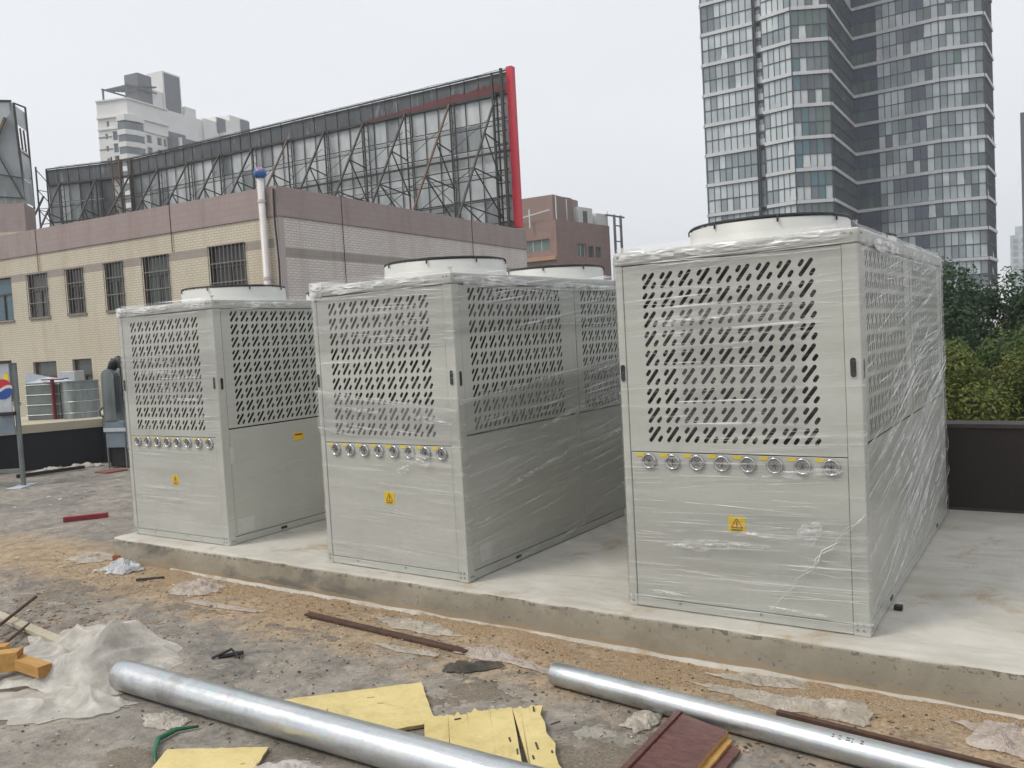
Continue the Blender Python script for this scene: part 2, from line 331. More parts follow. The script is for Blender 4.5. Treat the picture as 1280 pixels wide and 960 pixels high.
# ------------------------------------------------------------------ mesh helpers
class MB:
    def __init__(s): s.v = []; s.f = []; s.m = []; s.uv = []
    def face(s, pts, mi=0, uv=None):
        k = len(s.v); s.v += [tuple(p) for p in pts]; s.f.append(tuple(range(k, k+len(pts)))); s.m.append(mi)
        s.uv.append(uv)
    def mesh(s, vs, fs, mi=0):
        k = len(s.v); s.v += [tuple(p) for p in vs]
        for f in fs: s.f.append(tuple(i+k for i in f)); s.m.append(mi); s.uv.append(None)
    def box(s, a, b, mi=0, X=None):
        x0, y0, z0 = a; x1, y1, z1 = b
        vs = [(x0,y0,z0),(x1,y0,z0),(x1,y1,z0),(x0,y1,z0),(x0,y0,z1),(x1,y0,z1),(x1,y1,z1),(x0,y1,z1)]
        if X is not None: vs = [X @ Vector(p) for p in vs]
        s.mesh(vs, [(0,3,2,1),(4,5,6,7),(0,1,5,4),(1,2,6,5),(2,3,7,6),(3,0,4,7)], mi)
    def bbox(s, a, b, bev=.004, mi=0, X=None):
        # box with chamfered vertical and horizontal edges along its three axes (8 corners cut)
        x0, y0, z0 = a; x1, y1, z1 = b; e = bev; k = []
        for z, i in ((z0, e), (z0+e, 0), (z1-e, 0), (z1, e)):
            k.append([(x0+i+e*(i == 0)*1, y0+i, z), (x1-i-e*(i == 0), y0+i, z), (x1-i, y0+i+e*(i == 0), z), (x1-i, y1-i-e*(i == 0), z),
                      (x1-i-e*(i == 0), y1-i, z), (x0+i+e*(i == 0), y1-i, z), (x0+i, y1-i-e*(i == 0), z), (x0+i, y0+i+e*(i == 0), z)])
        vs = [p for r in k for p in r]
        if X is not None: vs = [X @ Vector(p) for p in vs]
        fs = [tuple(reversed(range(8))), tuple(range(24, 32))]
        for r in range(3):
            for j in range(8): fs.append((r*8+j, r*8+(j+1) % 8, (r+1)*8+(j+1) % 8, (r+1)*8+j))
        s.mesh(vs, fs, mi)
    def bar(s, p, q, w, h=None, mi=0, up=(0, 0, 1)):
        p = Vector(p); q = Vector(q); d = (q-p); Ln = d.length; d.normalize(); upv = Vector(up)
        if abs(d.dot(upv)) > .98: upv = Vector((0, 1, 0))
        x = d.cross(upv).normalized(); y = x.cross(d); h = w if h is None else h
        X = Matrix(((x.x, y.x, d.x, p.x), (x.y, y.y, d.y, p.y), (x.z, y.z, d.z, p.z), (0, 0, 0, 1)))
        s.box((-w/2, -h/2, 0), (w/2, h/2, Ln), mi, X)
    def tube(s, pts, r, n=10, mi=0, caps=True, rs=None):
        pts = [Vector(p) for p in pts]; k = len(s.v); N = len(pts); ref = None
        for i, p in enumerate(pts):
            d = (pts[min(i+1, N-1)]-pts[max(i-1, 0)]).normalized()
            if ref is None: ref = Vector((0, 0, 1)) if abs(d.z) < .9 else Vector((1, 0, 0))
            x = d.cross(ref).normalized(); y = x.cross(d).normalized(); ref = y
            rr = rs[i] if rs else r
            for j in range(n):
                a = 2*math.pi*j/n; s.v.append(tuple(p+x*(math.cos(a)*rr)+y*(math.sin(a)*rr)))
        for i in range(N-1):
            for j in range(n): s.f.append((k+i*n+j, k+i*n+(j+1) % n, k+(i+1)*n+(j+1) % n, k+(i+1)*n+j)); s.m.append(mi); s.uv.append(None)
        if caps:
            s.f.append(tuple(k+j for j in reversed(range(n)))); s.m.append(mi); s.uv.append(None)
            s.f.append(tuple(k+(N-1)*n+j for j in range(n))); s.m.append(mi); s.uv.append(None)
    def torus(s, c, R0, r, n=48, k=6, mi=0):
        pts = [(c[0]+R0*math.cos(2*math.pi*i/n), c[1]+R0*math.sin(2*math.pi*i/n), c[2]) for i in range(n+1)]
        s.tube(pts, r, k, mi, False)
    def prism(s, poly, z0, z1, mi=0):
        n = len(poly); vs = [(p[0], p[1], z0) for p in poly]+[(p[0], p[1], z1) for p in poly]
        a = sum(poly[i][0]*poly[(i+1) % n][1]-poly[(i+1) % n][0]*poly[i][1] for i in range(n))
        o = list(range(n)) if a > 0 else list(reversed(range(n)))
        fs = [tuple(reversed(o)), tuple(i+n for i in o)]+[(o[i], o[(i+1) % n], o[(i+1) % n]+n, o[i]+n) for i in range(n)]
        s.mesh(vs, fs, mi)
    def facade(s, o, d, nrm, x0, x1, z0, z1, ops, mi=0, rev=.15, uoff=0):
        o = Vector(o); d = Vector(d); nrm = Vector(nrm)
        xs = sorted({x0, x1, *[q for w in ops for q in (w[0], w[1])]}); zs = sorted({z0, z1, *[q for w in ops for q in (w[2], w[3])]})
        xs = [q for q in xs if x0 <= q <= x1]; zs = [q for q in zs if z0 <= q <= z1]
        P = lambda x, z, k=0: o+d*x-nrm*k+Vector((0, 0, z))
        flip = d.cross(Vector((0, 0, 1))).dot(nrm) < 0
        def F(pts, uv):
            if flip: pts = pts[::-1]; uv = uv[::-1]
            s.face(pts, mi, uv)
        for i in range(len(xs)-1):
            for j in range(len(zs)-1):
                a, b, e, g = xs[i], xs[i+1], zs[j], zs[j+1]; cx, cz = (a+b)/2, (e+g)/2
                if any(w[0] < cx < w[1] and w[2] < cz < w[3] for w in ops): continue
                F([P(a, e), P(b, e), P(b, g), P(a, g)], [(a+uoff, e), (b+uoff, e), (b+uoff, g), (a+uoff, g)])
        for a, b, e, g in [w[:4] for w in ops]:
            if b > x1 or a < x0 or g > z1 or e < z0: continue
            for p, q in (((a, e), (b, e)), ((b, e), (b, g)), ((b, g), (a, g)), ((a, g), (a, e))):
                F([P(*q), P(*p), P(p[0], p[1], rev), P(q[0], q[1], rev)], [(q[0], q[1]), (p[0], p[1]), (p[0], p[1]+rev), (q[0], q[1]+rev)])
    def to_mesh(s, name, mats, smooth=False, welded=False):
        me = bpy.data.meshes.new(name); me.from_pydata(s.v, [], s.f)
        for m in (mats if isinstance(mats, (list, tuple)) else [mats]): me.materials.append(M[m])
        me.polygons.foreach_set('material_index', s.m)
        if smooth: me.polygons.foreach_set('use_smooth', [True]*len(s.f))
        if any(u is not None for u in s.uv):
            lay = me.uv_layers.new(name='UVMap'); k = 0; fl = []
            for f, u in zip(s.f, s.uv): fl += [c for p in (u or [(0, 0)]*len(f)) for c in p]
            lay.data.foreach_set('uv', fl)
        me.update(); return me
    def build(s, name, mats, parent=None, smooth=False, loc=None, angle=None, **props):
        me = s.to_mesh(name, mats, smooth)
        if angle is not None: me.polygons.foreach_set('use_smooth', [True]*len(s.f)); me.set_sharp_from_angle(angle=R(angle))
        return link(name, me, parent, loc, **props)
def link(name, me, parent=None, loc=None, **props):
    o = bpy.data.objects.new(name, me); col.objects.link(o)
    if parent is not None: o.parent = parent
    if loc is not None: o.location = loc
    for k, v in props.items(): o[k] = v
    return o
def thing(name, label, cat, loc=(0, 0, 0), rz=0, group=None):
    o = bpy.data.objects.new(name, None); col.objects.link(o); o.location = loc; o.rotation_euler.z = rz; o.empty_display_size = .2
    o['label'] = label; o['category'] = cat
    if group: o['group'] = group
    return o
GZ = -.205

# ------------------------------------------------------------------ setting: street, roof deck, plinth, parapets
b = MB(); b.box((-900, -900, -9.6), (900, 900, -9.2)); b.build('street_ground', 'asphalt', kind='structure')
b = MB()
X0, X1, Y0, Y1, NX, NY = -15.9, 9.0, -12.0, 4.2, 250, 162
gv = []
for j in range(NY+1):
    for i in range(NX+1):
        x = X0+(X1-X0)*i/NX; y = Y0+(Y1-Y0)*j/NY
        gv.append((x, y, GZ+.007*(noise.noise((x*1.3, y*1.3, 0))+.5*noise.noise((x*5, y*5, 3)))))
b.mesh(gv, [(j*(NX+1)+i, j*(NX+1)+i+1, (j+1)*(NX+1)+i+1, (j+1)*(NX+1)+i) for j in range(NY) for i in range(NX)])
b.build('roof_deck', 'deck_concrete', smooth=True, kind='structure')
b = MB(); b.box((-15.9, -12.0, -9.2), (9.0, 4.2, -.24)); b.build('podium_building', 'ledge_plaster', label='plaster walled podium whose flat roof carries the machines', category='building')

# plinth with worn edges
b = MB(); px0, px1, py0, py1 = -7.125, 6.0, -.169, 3.19
nx = 220
rows = [(0, -.24), (0, -.13), (0, -.03), (.006, -.010), (.016, -.002), (.05, 0), (.6, 0), (1.6, 0), (py1-py0, 0)]
vs = []
for (dy, z) in rows:
    for i in range(nx+1):
        x = px0+(px1-px0)*i/nx
        w = .006*noise.noise((x*3, z*8, 1))+.004*noise.noise((x*14, z*20+dy, 4)) if dy < .06 else 0
        wz = (.004*noise.noise((x*9, dy*5, 9)) if 0 < dy < .06 else 0)
        vs.append((x, py0+dy+w, z+wz))
b.mesh(vs, [(j*(nx+1)+i, j*(nx+1)+i+1, (j+1)*(nx+1)+i+1, (j+1)*(nx+1)+i) for j in range(len(rows)-1) for i in range(nx)])
b.face([(px0, py1, -.24), (px0, py0, -.24), (px0, py0, -.004), (px0, py1, 0)])
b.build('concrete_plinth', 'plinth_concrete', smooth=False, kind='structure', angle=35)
# rough cement lip squeezed out along the foot of the plinth
b = MB(); pr = None; n = 420
vs = []
for i in range(n+1):
    x = -6.3+i*8.6/n; w = .020+.016*noise.noise((x*2.3, 0, 7))+.012*noise.noise((x*13, 0, 2)); w = max(w, .002); h = .016+.012*noise.noise((x*4, 3, 2))
    vs += [(x, py0+.02, GZ+h+.006), (x, py0-w*.6, GZ+h), (x, py0-w-.012, GZ-.01)]
b.mesh(vs, [(i*3+k, i*3+k+1, i*3+k+4, i*3+k+3) for i in range(n) for k in range(2)])
b.build('cement_lip', 'plinth_concrete', kind='structure')

# right parapet (brown black) and left parapet (blue black) with plaster ledge behind
b = MB(); b.box((-7.5, 3.2, -.3), (9.0, 3.42, .66)); b.box((-7.5, 3.18, .66), (9.0, 3.44, .69), 1)
b.box((-7.5, 3.192, -.205), (9, 3.199, .02), 1)
b.build('parapet_wall', ['brown_wall', 'coping'], label='dark brown parapet wall behind the right end of the concrete plinth', category='wall')
W0 = Vector((-16.6, -1.4, 0)); W1 = Vector((-14.14, 3.88, 0)); wd = (W1-W0).normalized(); wnm = Vector((-wd.y, wd.x, 0))
def quadprism(b, A, B, w, z0, z1, mi=0):
    A = Vector(A); B = Vector(B); d = (B-A).normalized(); n = Vector((-d.y, d.x, 0))
    b.prism([A, B, B+n*w, A+n*w], z0, z1, mi)
b = MB(); quadprism(b, W0, W1, .2, -.25, .53); b.box((-14.4, 3.885, -.25), (-7.45, 4.1, .53)); b.build('parapet_wall', 'dark_wall', label='blue black low wall at the left edge of the roof with pale ledge on top', category='wall')
b = MB(); quadprism(b, W0-wd*3-wnm*.03, W1+wd*1.3-wnm*.03, 2.6, .42, .56); b.build('roof_ledge', 'ledge_plaster', kind='structure')

# ------------------------------------------------------------------ heat pump units
UW, UL, UH = 1.29, 3.0, 2.0
CELL = .1057
def slot(cx0, cy0, cx1, cy1, r):
    d = Vector((cx1-cx0, cy1-cy0)).normalized(); a0 = math.atan2(d.y, d.x); out = []
    for k in range(5): a = a0-math.pi/2+math.pi*k/4; out.append((cx1+r*math.cos(a), cy1+r*math.sin(a)))
    for k in range(5): a = a0+math.pi/2+math.pi*k/4; out.append((cx0+r*math.cos(a), cy0+r*math.sin(a)))
    return out
SL = [slot(.014, .018, .067, .087, .0104), slot(.0110, .0665, .0240, .0850, .0100), slot(.0645, .0175, .0775, .0360, .0100)]
def vent_mesh(w, h, nc, nr, ox, oz, th=.0025):
    # sheet in the XZ plane, outer face at y=0 looking to -y
    b = MB()
    outer = [(0, 0), (CELL, 0), (CELL, CELL), (0, CELL)]
    polys = [outer]+SL; flat = [p for q in polys for p in q]
    tris = tessellate_polygon([[Vector((p[0], p[1], 0)) for p in q] for q in polys])
    tr2 = []
    for t3 in tris:
        a, c, e = (flat[i] for i in t3)
        if (c[0]-a[0])*(e[1]-a[1])-(c[1]-a[1])*(e[0]-a[0]) < 0: t3 = (t3[0], t3[2], t3[1])
        tr2.append(t3)
    for j in range(nr):
        for i in range(nc):
            x = ox+i*CELL; z = oz+j*CELL
            b.mesh([(x+p[0], 0, z+p[1]) for p in flat], tr2)
            k = 4
            for q in SL:
                n = len(q)
                b.mesh([(x+p[0], 0, z+p[1]) for p in q]+[(x+p[0], th, z+p[1]) for p in q], [(m, m+n, (m+1) % n+n, (m+1) % n) for m in range(n)])
    x1, z1 = ox+nc*CELL, oz+nr*CELL
    for a, c, e, g in ((0, w, 0, oz), (0, w, z1, h), (0, ox, oz, z1), (x1, w, oz, z1)):
        b.face([(a, 0, e), (c, 0, e), (c, 0, g), (a, 0, g)])
    for p, q in (((0, 0), (w, 0)), ((w, 0), (w, h)), ((w, h), (0, h)), ((0, h), (0, 0))):
        b.face([(q[0], 0, q[1]), (p[0], 0, p[1]), (p[0], th, p[1]), (q[0], th, q[1])])
    return b.to_mesh('vent_panel', 'cabinet_paint')
def panel_mesh(w, h, th=.01):
    b = MB(); b.bbox((0, 0, 0), (w, th, h), .0025); return b.to_mesh('panel', 'cabinet_paint')
FV = vent_mesh(1.164, 1.034, 9, 9, .110, .045)
FL = panel_mesh(1.164, .826)
SV = vent_mesh(1.392, .968, 11, 9, .085, .012)
SLo = panel_mesh(1.392, .876)
def cowl_mesh():
    b = MB(); n = 64; prof = [(.478, 0), (.468, .012), (.455, .03), (.452, .125), (.446, .132), (.438, .125), (.436, .0), (.436, -.1)]
    vs = [(r*math.cos(2*math.pi*i/n), r*math.sin(2*math.pi*i/n), z) for r, z in prof for i in range(n)]
    b.mesh(vs, [(j*n+i, j*n+(i+1) % n, (j+1)*n+(i+1) % n, (j+1)*n+i) for j in range(len(prof)-1) for i in range(n)])
    me = b.to_mesh('fan_cowl', 'cowl_paint', True); me.set_sharp_from_angle(angle=R(40)); return me
def guard_mesh():
    b = MB()
    for k in range(12): r = .07+k*.034; b.torus((0, 0, .148+.02*(1-(r/.45)**2)), r, .003, 48, 5)
    b.torus((0, 0, .142), .449, .006, 64, 6)
    for k in range(8):
        a = 2*math.pi*(k+.5)/8; c, s_ = math.cos(a), math.sin(a)
        b.tube([(.07*c, .07*s_, .172), (.25*c, .25*s_, .166), (.40*c, .40*s_, .154), (.452*c, .452*s_, .144), (.461*c, .461*s_, .132), (.461*c, .461*s_, .108)], .005, 6)
    return b.to_mesh('fan_guard', 'black_plastic', True)
def fan_mesh():
    b = MB(); b.tube([(0, 0, -.04), (0, 0, .08)], .075, 20)
    for k in range(4):
        a = 2*math.pi*k/4; vs = []
        for i in range(5):
            r = .07+.085*i
            for j in range(3):
                aa = a+(j-1)*.42*(1+.15*i/4); vs.append((r*math.cos(aa), r*math.sin(aa), .02+.05*(j-1)))
        b.mesh(vs, [(i*3+j, i*3+j+1, i*3+j+4, i*3+j+3) for i in range(4) for j in range(2)])
    return b.to_mesh('fan_blades', 'black_plastic', True)
COWL, GUARD, FAN = cowl_mesh(), guard_mesh(), fan_mesh()
b = MB(); b.tube([(0, 0, 0), (0, -.007, 0)], .040, 24); GF = b.to_mesh('gauge', 'gauge_face')
b = MB(); n = 28; prof = [(.040, .001), (.043, -.013), (.037, -.018), (.032, -.013), (.030, -.007)]
b.mesh([(r*math.cos(2*math.pi*i/n), y, r*math.sin(2*math.pi*i/n)) for r, y in prof for i in range(n)], [(j*n+i, j*n+(i+1) % n, (j+1)*n+(i+1) % n, (j+1)*n+i) for j in range(4) for i in range(n)])
GR = b.to_mesh('gauge_rim', 'chrome_ring', True)
b = MB()
for a in range(3): b.bar((-.02*math.cos(a), -.0085, -.02*math.sin(a)), (.02*math.cos(a), -.0085, .02*math.sin(a)), .003)
GM = b.to_mesh('gauge_mark', 'black_print')
b = MB(); b.box((0, -.002, 0), (.044, 0, .018)); TAB = b.to_mesh('name_tab', 'yellow_label')
b = MB(); b.tube([(0, .0, 0), (0, -.004, 0)], .006, 8); SCR = b.to_mesh('screw', 'steel_screw')
# warning sticker: yellow square, triangle with a bolt, a line below
b = MB(); b.box((-.046, -.0015, -.042), (.046, 0, .042)); STK = b.to_mesh('warning_sticker', 'yellow_label')
b = MB()
tri = [(-.030, -.018), (.030, -.018), (0, .032)]
for i in range(3):
    p, q = tri[i], tri[(i+1) % 3]; b.bar((p[0], -.0022, p[1]), (q[0], -.0022, q[1]), .0045, .001, 0, (0, 1, 0))
for p, q in (((.003, .016), (-.004, .002)), ((-.004, .002), (.004, .002)), ((.004, .002), (-.002, -.012))): b.bar((p[0], -.0024, p[1]), (q[0], -.0024, q[1]), .004, .001, 1, (0, 1, 0))
b.bar((-.032, -.0022, -.029), (.032, -.0022, -.029), .004, .001, 1, (0, 1, 0)); b.bar((-.026, -.0022, -.035), (.022, -.0022, -.035), .0025, .001, 1, (0, 1, 0))
SYM = b.to_mesh('warning_symbol', ['red_print', 'black_print'])
def recess(w, h):   # dark rounded grip set in the sheet
    b = MB(); n = 8; r = w/2; pts = [(r*math.cos(a), h/2-r+r*math.sin(a)) for a in [math.pi*k/n for k in range(n+1)]]+[(-r*math.cos(a), -h/2+r-r*math.sin(a)) for a in [math.pi*k/n for k in range(n+1)]]
    b.face([(p[0], -.0016, p[1]) for p in reversed(pts)]); N = len(pts)
    for k in range(N):
        p, q = pts[k], pts[(k+1) % N]; b.bar((p[0], -.002, p[1]), (q[0], -.002, q[1]), .003, .004, 1, (0, 1, 0))
    return b.to_mesh('handle', ['black_plastic', 'cabinet_paint'])
HND = recess(.032, .10)

def shell(W, Lh, r, zs, per, wav, off, ang, layers, top_jag, seed, faces=(0, 1, 2, 3)):
    """film round the cabinet: list of rings; returns MB-like verts with uv (streak coords) and layer attribute"""
    path = []     # (x, y, face, nx, ny)
    w2 = W/2
    segs = [((-w2, 0), (w2, 0), 0), ((w2, 0), (w2, Lh), 1), ((w2, Lh), (-w2, Lh), 2), ((-w2, Lh), (-w2, 0), 3)]
    for (a, c, f) in segs:
        ax, ay = a; cx, cy = c; Ln = math.hypot(cx-ax, cy-ay); dx, dy = (cx-ax)/Ln, (cy-ay)/Ln; nx_, ny_ = dy, -dx
        n = int(Ln/per)
        for i in range(n+1):
            s = r*.4+(Ln-r*.8)*i/n; path.append((ax+dx*s, ay+dy*s, f, nx_, ny_, s))
    path.append(path[0][:2]+(0,)+path[0][3:])
    return path
def make_wrap(name, root, seed, angs, layf, zlo, zhi, per=.03, dz=.02, off=.013, wav=.007):
    path = shell(UW, UL, .01, None, per, 0, 0, 0, None, None, seed)
    n = len(path); nz = int((zhi-zlo)/dz); V = []; A = []
    for j in range(nz+1):
        for i, (x, y, f, nx_, ny_, s) in enumerate(path):
            ca, sa = math.cos(angs[f]), math.sin(angs[f]); z = zlo+(zhi-zlo)*j/nz
            if j == nz: z += .012*noise.noise((x*6, y*6, seed))+.006*noise.noise((x*22, y*22, seed))
            if j == 0: z += .012*noise.noise((x*4, y*4, seed+3))
            u = s*ca+z*sa; v = -s*sa+z*ca
            d = off+wav*noise.noise((u*1.3, v*16, seed+f*7))+wav*.5*noise.noise((u*2.5, v*38, seed+f*9+2))
            if z > 1.99: d -= (z-1.99)*.9+.004
            V.append((x+nx_*d, y+ny_*d, z)); A.append(layf(f, s, z))
    F = []; UV = []
    for j in range(nz):
        for i in range(n-1):
            q = (j*n+i, j*n+i+1, (j+1)*n+i+1, (j+1)*n+i); F.append(q)
            f = path[i][2]; ca, sa = math.cos(angs[f]), math.sin(angs[f])
            for k in q:
                s = path[k % n][5] if path[k % n][2] == f else path[i][5]+.01; z = V[k][2]
                UV += [s*ca+z*sa+f*3.7+seed, -s*sa+z*ca+seed*1.3]
    me = bpy.data.meshes.new(name); me.from_pydata(V, [], F); me.materials.append(M['stretch_film'])
    me.polygons.foreach_set('use_smooth', [True]*len(F)); me.uv_layers.new(name='UVMap').data.foreach_set('uv', UV)
    at = me.attributes.new('layers', 'FLOAT', 'POINT'); at.data.foreach_set('value', A); me.update()
    return link(name, me, root)
def face_pt(f, s, z, d):
    w2 = UW/2
    if f == 0: return Vector((-w2+s, -d, z))
    if f == 1: return Vector((w2+d, s, z))
    if f == 3: return Vector((-w2-d, UL-s, z))
    return Vector((w2-s, UL+d, z))
def creases(root, specs, rnd, d0=.019):
    b = MB()
    for (f, cnt, ang, var, s0, s1, z0, z1, l0, l1, wmax) in specs:
        for _ in range(cnt):
            Ln = rnd.uniform(l0, l1); a = rnd.gauss(ang, var); s = rnd.uniform(s0, s1-Ln*abs(math.cos(a))*.6); z = rnd.uniform(z0, z1); w = wmax*.75*rnd.random()**2.5+.0011
            n = 8; L1 = []; ph = rnd.random()*9
            for k in range(n+1):
                q = k/n; ss = s+Ln*q*math.cos(a); zz = z+Ln*q*math.sin(a)+.006*noise.noise((q*2.5, ph, 1)); ww = w*(math.sin(math.pi*min(1, q*1.02))**.5 if 0 < q < 1 else 0)*(0.6+.6*noise.noise((q*6, ph, 5)))
                ss = min(max(ss, .003), (UW if f in (0, 2) else UL)-.003); zz = min(zz, 1.985)
                dd = d0+.004*noise.noise((q*4, ph, 8))
                L1 += [face_pt(f, ss, zz-ww/2, dd), face_pt(f, ss, zz, dd+ww*.45), face_pt(f, ss, zz+ww/2, dd)]
            b.mesh(L1, [(k*3+j, k*3+j+1, k*3+j+4, k*3+j+3) for k in range(n) for j in range(2)])
    return b.build('film_creases', 'film_crease', root, True, kind='stuff')

def make_unit(loc, rz, label, seed):
    root = thing('heat_pump_unit', label, 'heat pump', loc, rz, 'wrapped heat pump units on the concrete plinth')
    rnd = random.Random(seed); w2 = UW/2
    b = MB(); b.box((-w2+.02, .02, .03), (w2-.02, UL-.02, .93)); b.box((-w2+.02, .02, 1.93), (w2-.02, UL-.02, 1.965))
    b.box((-w2+.02, 1.47, .93), (w2-.02, 1.53, 1.93)); b.build('chassis', 'dark_chassis', root)
    b = MB(); b.box((-w2+.075, .075, .932), (w2-.075, 1.46, 1.928)); b.box((-w2+.075, 1.54, .932), (w2-.075, UL-.075, 1.928)); b.build('condenser_coil', 'coil_fins', root)
    for k, (xa, xb, ya, yb) in enumerate(((-w2, -w2+.042, 0, .075), (w2-.078, w2, 0, .075), (-w2, -w2+.075, UL-.075, UL), (w2-.075, w2, UL-.075, UL))):
        b = MB(); b.bbox((xa, ya, .0), (xb, yb, 1.925), .003); b.build('corner_post', 'cabinet_paint', root)
    b = MB(); b.bbox((-w2+.0425, .003, .003), (w2-.0785, .06, .052), .003); b.build('base_rail', 'cabinet_paint', root)
    for sx in (-1, 1):
        b = MB(); b.bbox((w2-.06, .0755, .003), (w2-.003, UL-.0755, .058), .003) if sx > 0 else b.bbox((-w2+.003, .0755, .003), (-w2+.06, UL-.0755, .058), .003)
        b.build('base_rail', 'cabinet_paint', root)
    b = MB(); b.bbox((-w2-.006, -.006, 1.928), (w2+.006, UL+.006, 2.0), .006); b.build('roof_panel', 'cabinet_paint', root)
    o = link('vent_panel', FV, root, (-w2+.0455, .004, .888)); o = link('lower_panel', FL, root, (-w2+.0455, .004, .056))
    for y0 in (.079, 1.529):
        o = link('side_vent_panel', SV, root, (w2-.004, y0, .952)); o.rotation_euler.z = R(90)
        o = link('side_lower_panel', SLo, root, (w2-.004, y0, .064)); o.rotation_euler.z = R(90)
        o = link('side_vent_panel', SV, root, (-w2+.004, y0+1.392, .952)); o.rotation_euler.z = R(-90)
        o = link('side_lower_panel', SLo, root, (-w2+.004, y0+1.392, .064)); o.rotation_euler.z = R(-90)
    b = MB(); b.bbox((w2-.03, 1.474, .06), (w2-.006, 1.526, 1.926), .003); b.build('side_post', 'cabinet_paint', root)
    o = link('vent_panel', FV, root, (w2-.0455, UL-.004, .888)); o.rotation_euler.z = R(180)
    o = link('lower_panel', FL, root, (w2-.0455, UL-.004, .056)); o.rotation_euler.z = R(180)
    for y in (.75, 2.25):
        c = link('fan_cowl', COWL, root, (0, y, 2.0)); link('fan_guard', GUARD, c); link('fan_blades', FAN, c, (0, 0, .03))
    for k in range(8):
        x = -w2+.155+k*.1396
        g = link('gauge', GF, root, (x, .004, .835)); link('gauge_rim', GR, g); m = link('gauge_mark', GM, g); m.rotation_euler.y = rnd.uniform(0, 3)
        link('name_tab', TAB, root, (x-.076, .0035, .860))
    s = link('warning_sticker', STK, root, (-w2+.64, .0035, .513)); link('warning_symbol', SYM, s)
    for x in (-w2+.021, w2-.039): link('handle', HND, root, (x, 0, 1.328))
    o = link('handle', HND, root, (w2, .038, 1.32)); o.rotation_euler.z = R(90)
    for x in (-w2+.018, w2-.03, w2-.06):
        for z in (1.975, .03, .06): link('screw', SCR, root, (x, -.006 if z > 1.9 else 0, z))
    for y in (.03, .055):
        for z in (1.975, .03):
            o = link('screw', SCR, root, (w2+(.006 if z > 1.9 else 0), y, z)); o.rotation_euler.z = R(90)
    for x in (.3, .75): link('screw', SCR, root, (-w2+x, .003, .04 if x < .5 else .042))
    return root, rnd
SIN = math.sin
# right unit: thickly wrapped on both faces, steep creases on its side
u3, rnd = make_unit((-.8849-UW/2, 0, 0), .0057, 'rightmost and largest looking heat pump cabinet, thickly wrapped with steep film creases on its side', 3)
def lay3(f, s, z):
    a = 1.0
    if f == 0:
        a = .85+.5*noise.noise((z*5, s*1.2, 3))
        if .9 < z < 1.85: a *= .75
        if 1.02 < z < 1.75 and .35 < s < 1.0: a = 1.5+.5*noise.noise((s*4, z*4, 1))
        if .25 < z < .6: a += .35
    if f == 1: a = 1.15+.9*noise.noise(((s*.98+z*.2)*.6, (z*.98-s*.2)*5, 4))
    if z > 1.9: a = 2.0
    return max(a, .15)
make_wrap('plastic_wrap', u3, 3.1, [.03, .17, 0, .1], lay3, .012, 2.035)
creases(u3, [(0, 26, .03, .05, 0, 1.29, .75, 1.0, .15, .8, .005), (0, 30, .0, .07, 0, 1.29, 1.5, 1.93, .2, 1.0, .005), (0, 40, 0, .09, 0, 1.29, .08, .75, .1, .8, .006),
             (0, 12, .02, .05, 0, 1.29, 1.05, 1.5, .2, 1.1, .004), (0, 26, .02, .03, 0, 1.29, 1.9, 1.98, .2, 1.2, .011), (1, 26, .05, .05, 0, 3, 1.86, 1.98, .3, 1.5, .010),
             (1, 170, .20, .06, .02, 2.9, .06, 1.15, .5, 1.9, .020), (1, 110, .09, .06, .02, 2.9, 1.0, 1.85, .5, 2.0, .015)], rnd)
# a rolled rope of film leaves the right corner and runs down to the left
b = MB()
for q in range(2):
    pts = []; 
    for k in range(15):
        t_ = k/14; pts.append(face_pt(0, 1.28-.45*t_+.01*SIN(k*1.7+q), .60-.50*t_**1.1+.012*SIN(k*2.1+q*2)+q*.006*(1-t_), .020+.004*SIN(k+q)))
    b.tube(pts, .006, 6, 0, True, [.0012+.002*abs(noise.noise((k*.6, q, 3)))+(.002 if 4 < k < 8 else 0) for k in range(15)])
b.build('film_rope', 'film_crease', u3, True)
def bunch(root, f, s, z, w, h, ang, seed, d=.02, amp=.012):
    b = MB(); n, m = 44, 10; V = []
    for j in range(m+1):
        q = j/m
        for i in range(n):
            a = 2*math.pi*i/n; rr_ = q*(1+.45*noise.noise((math.cos(a)*1.8, math.sin(a)*1.8, seed))+.2*noise.noise((math.cos(a)*5, math.sin(a)*5, seed)))
            x, y = w/2*rr_*math.cos(a), h/2*rr_*math.sin(a); u_, v_ = x*math.cos(ang)-y*math.sin(ang), x*math.sin(ang)+y*math.cos(ang)
            k = (1-min(1, abs(noise.noise((x*9, y*50, seed)))*2.5))
            V.append(face_pt(f, min(max(s+u_, .002), (UW if f in (0, 2) else UL)-.002), min(z+v_, 2.03), d+amp*(1-q)*k+.004*noise.noise((x*40, y*60, seed))))
    b.mesh(V, [(j*n+i, j*n+(i+1) % n, (j+1)*n+(i+1) % n, (j+1)*n+i) for j in range(m) for i in range(n)])
    b.build('film_bunch_glare', 'film_crease' if z > 1.9 else 'film_soft', root, True)  # bunched film, plus pale patches that stand for broad glare on it
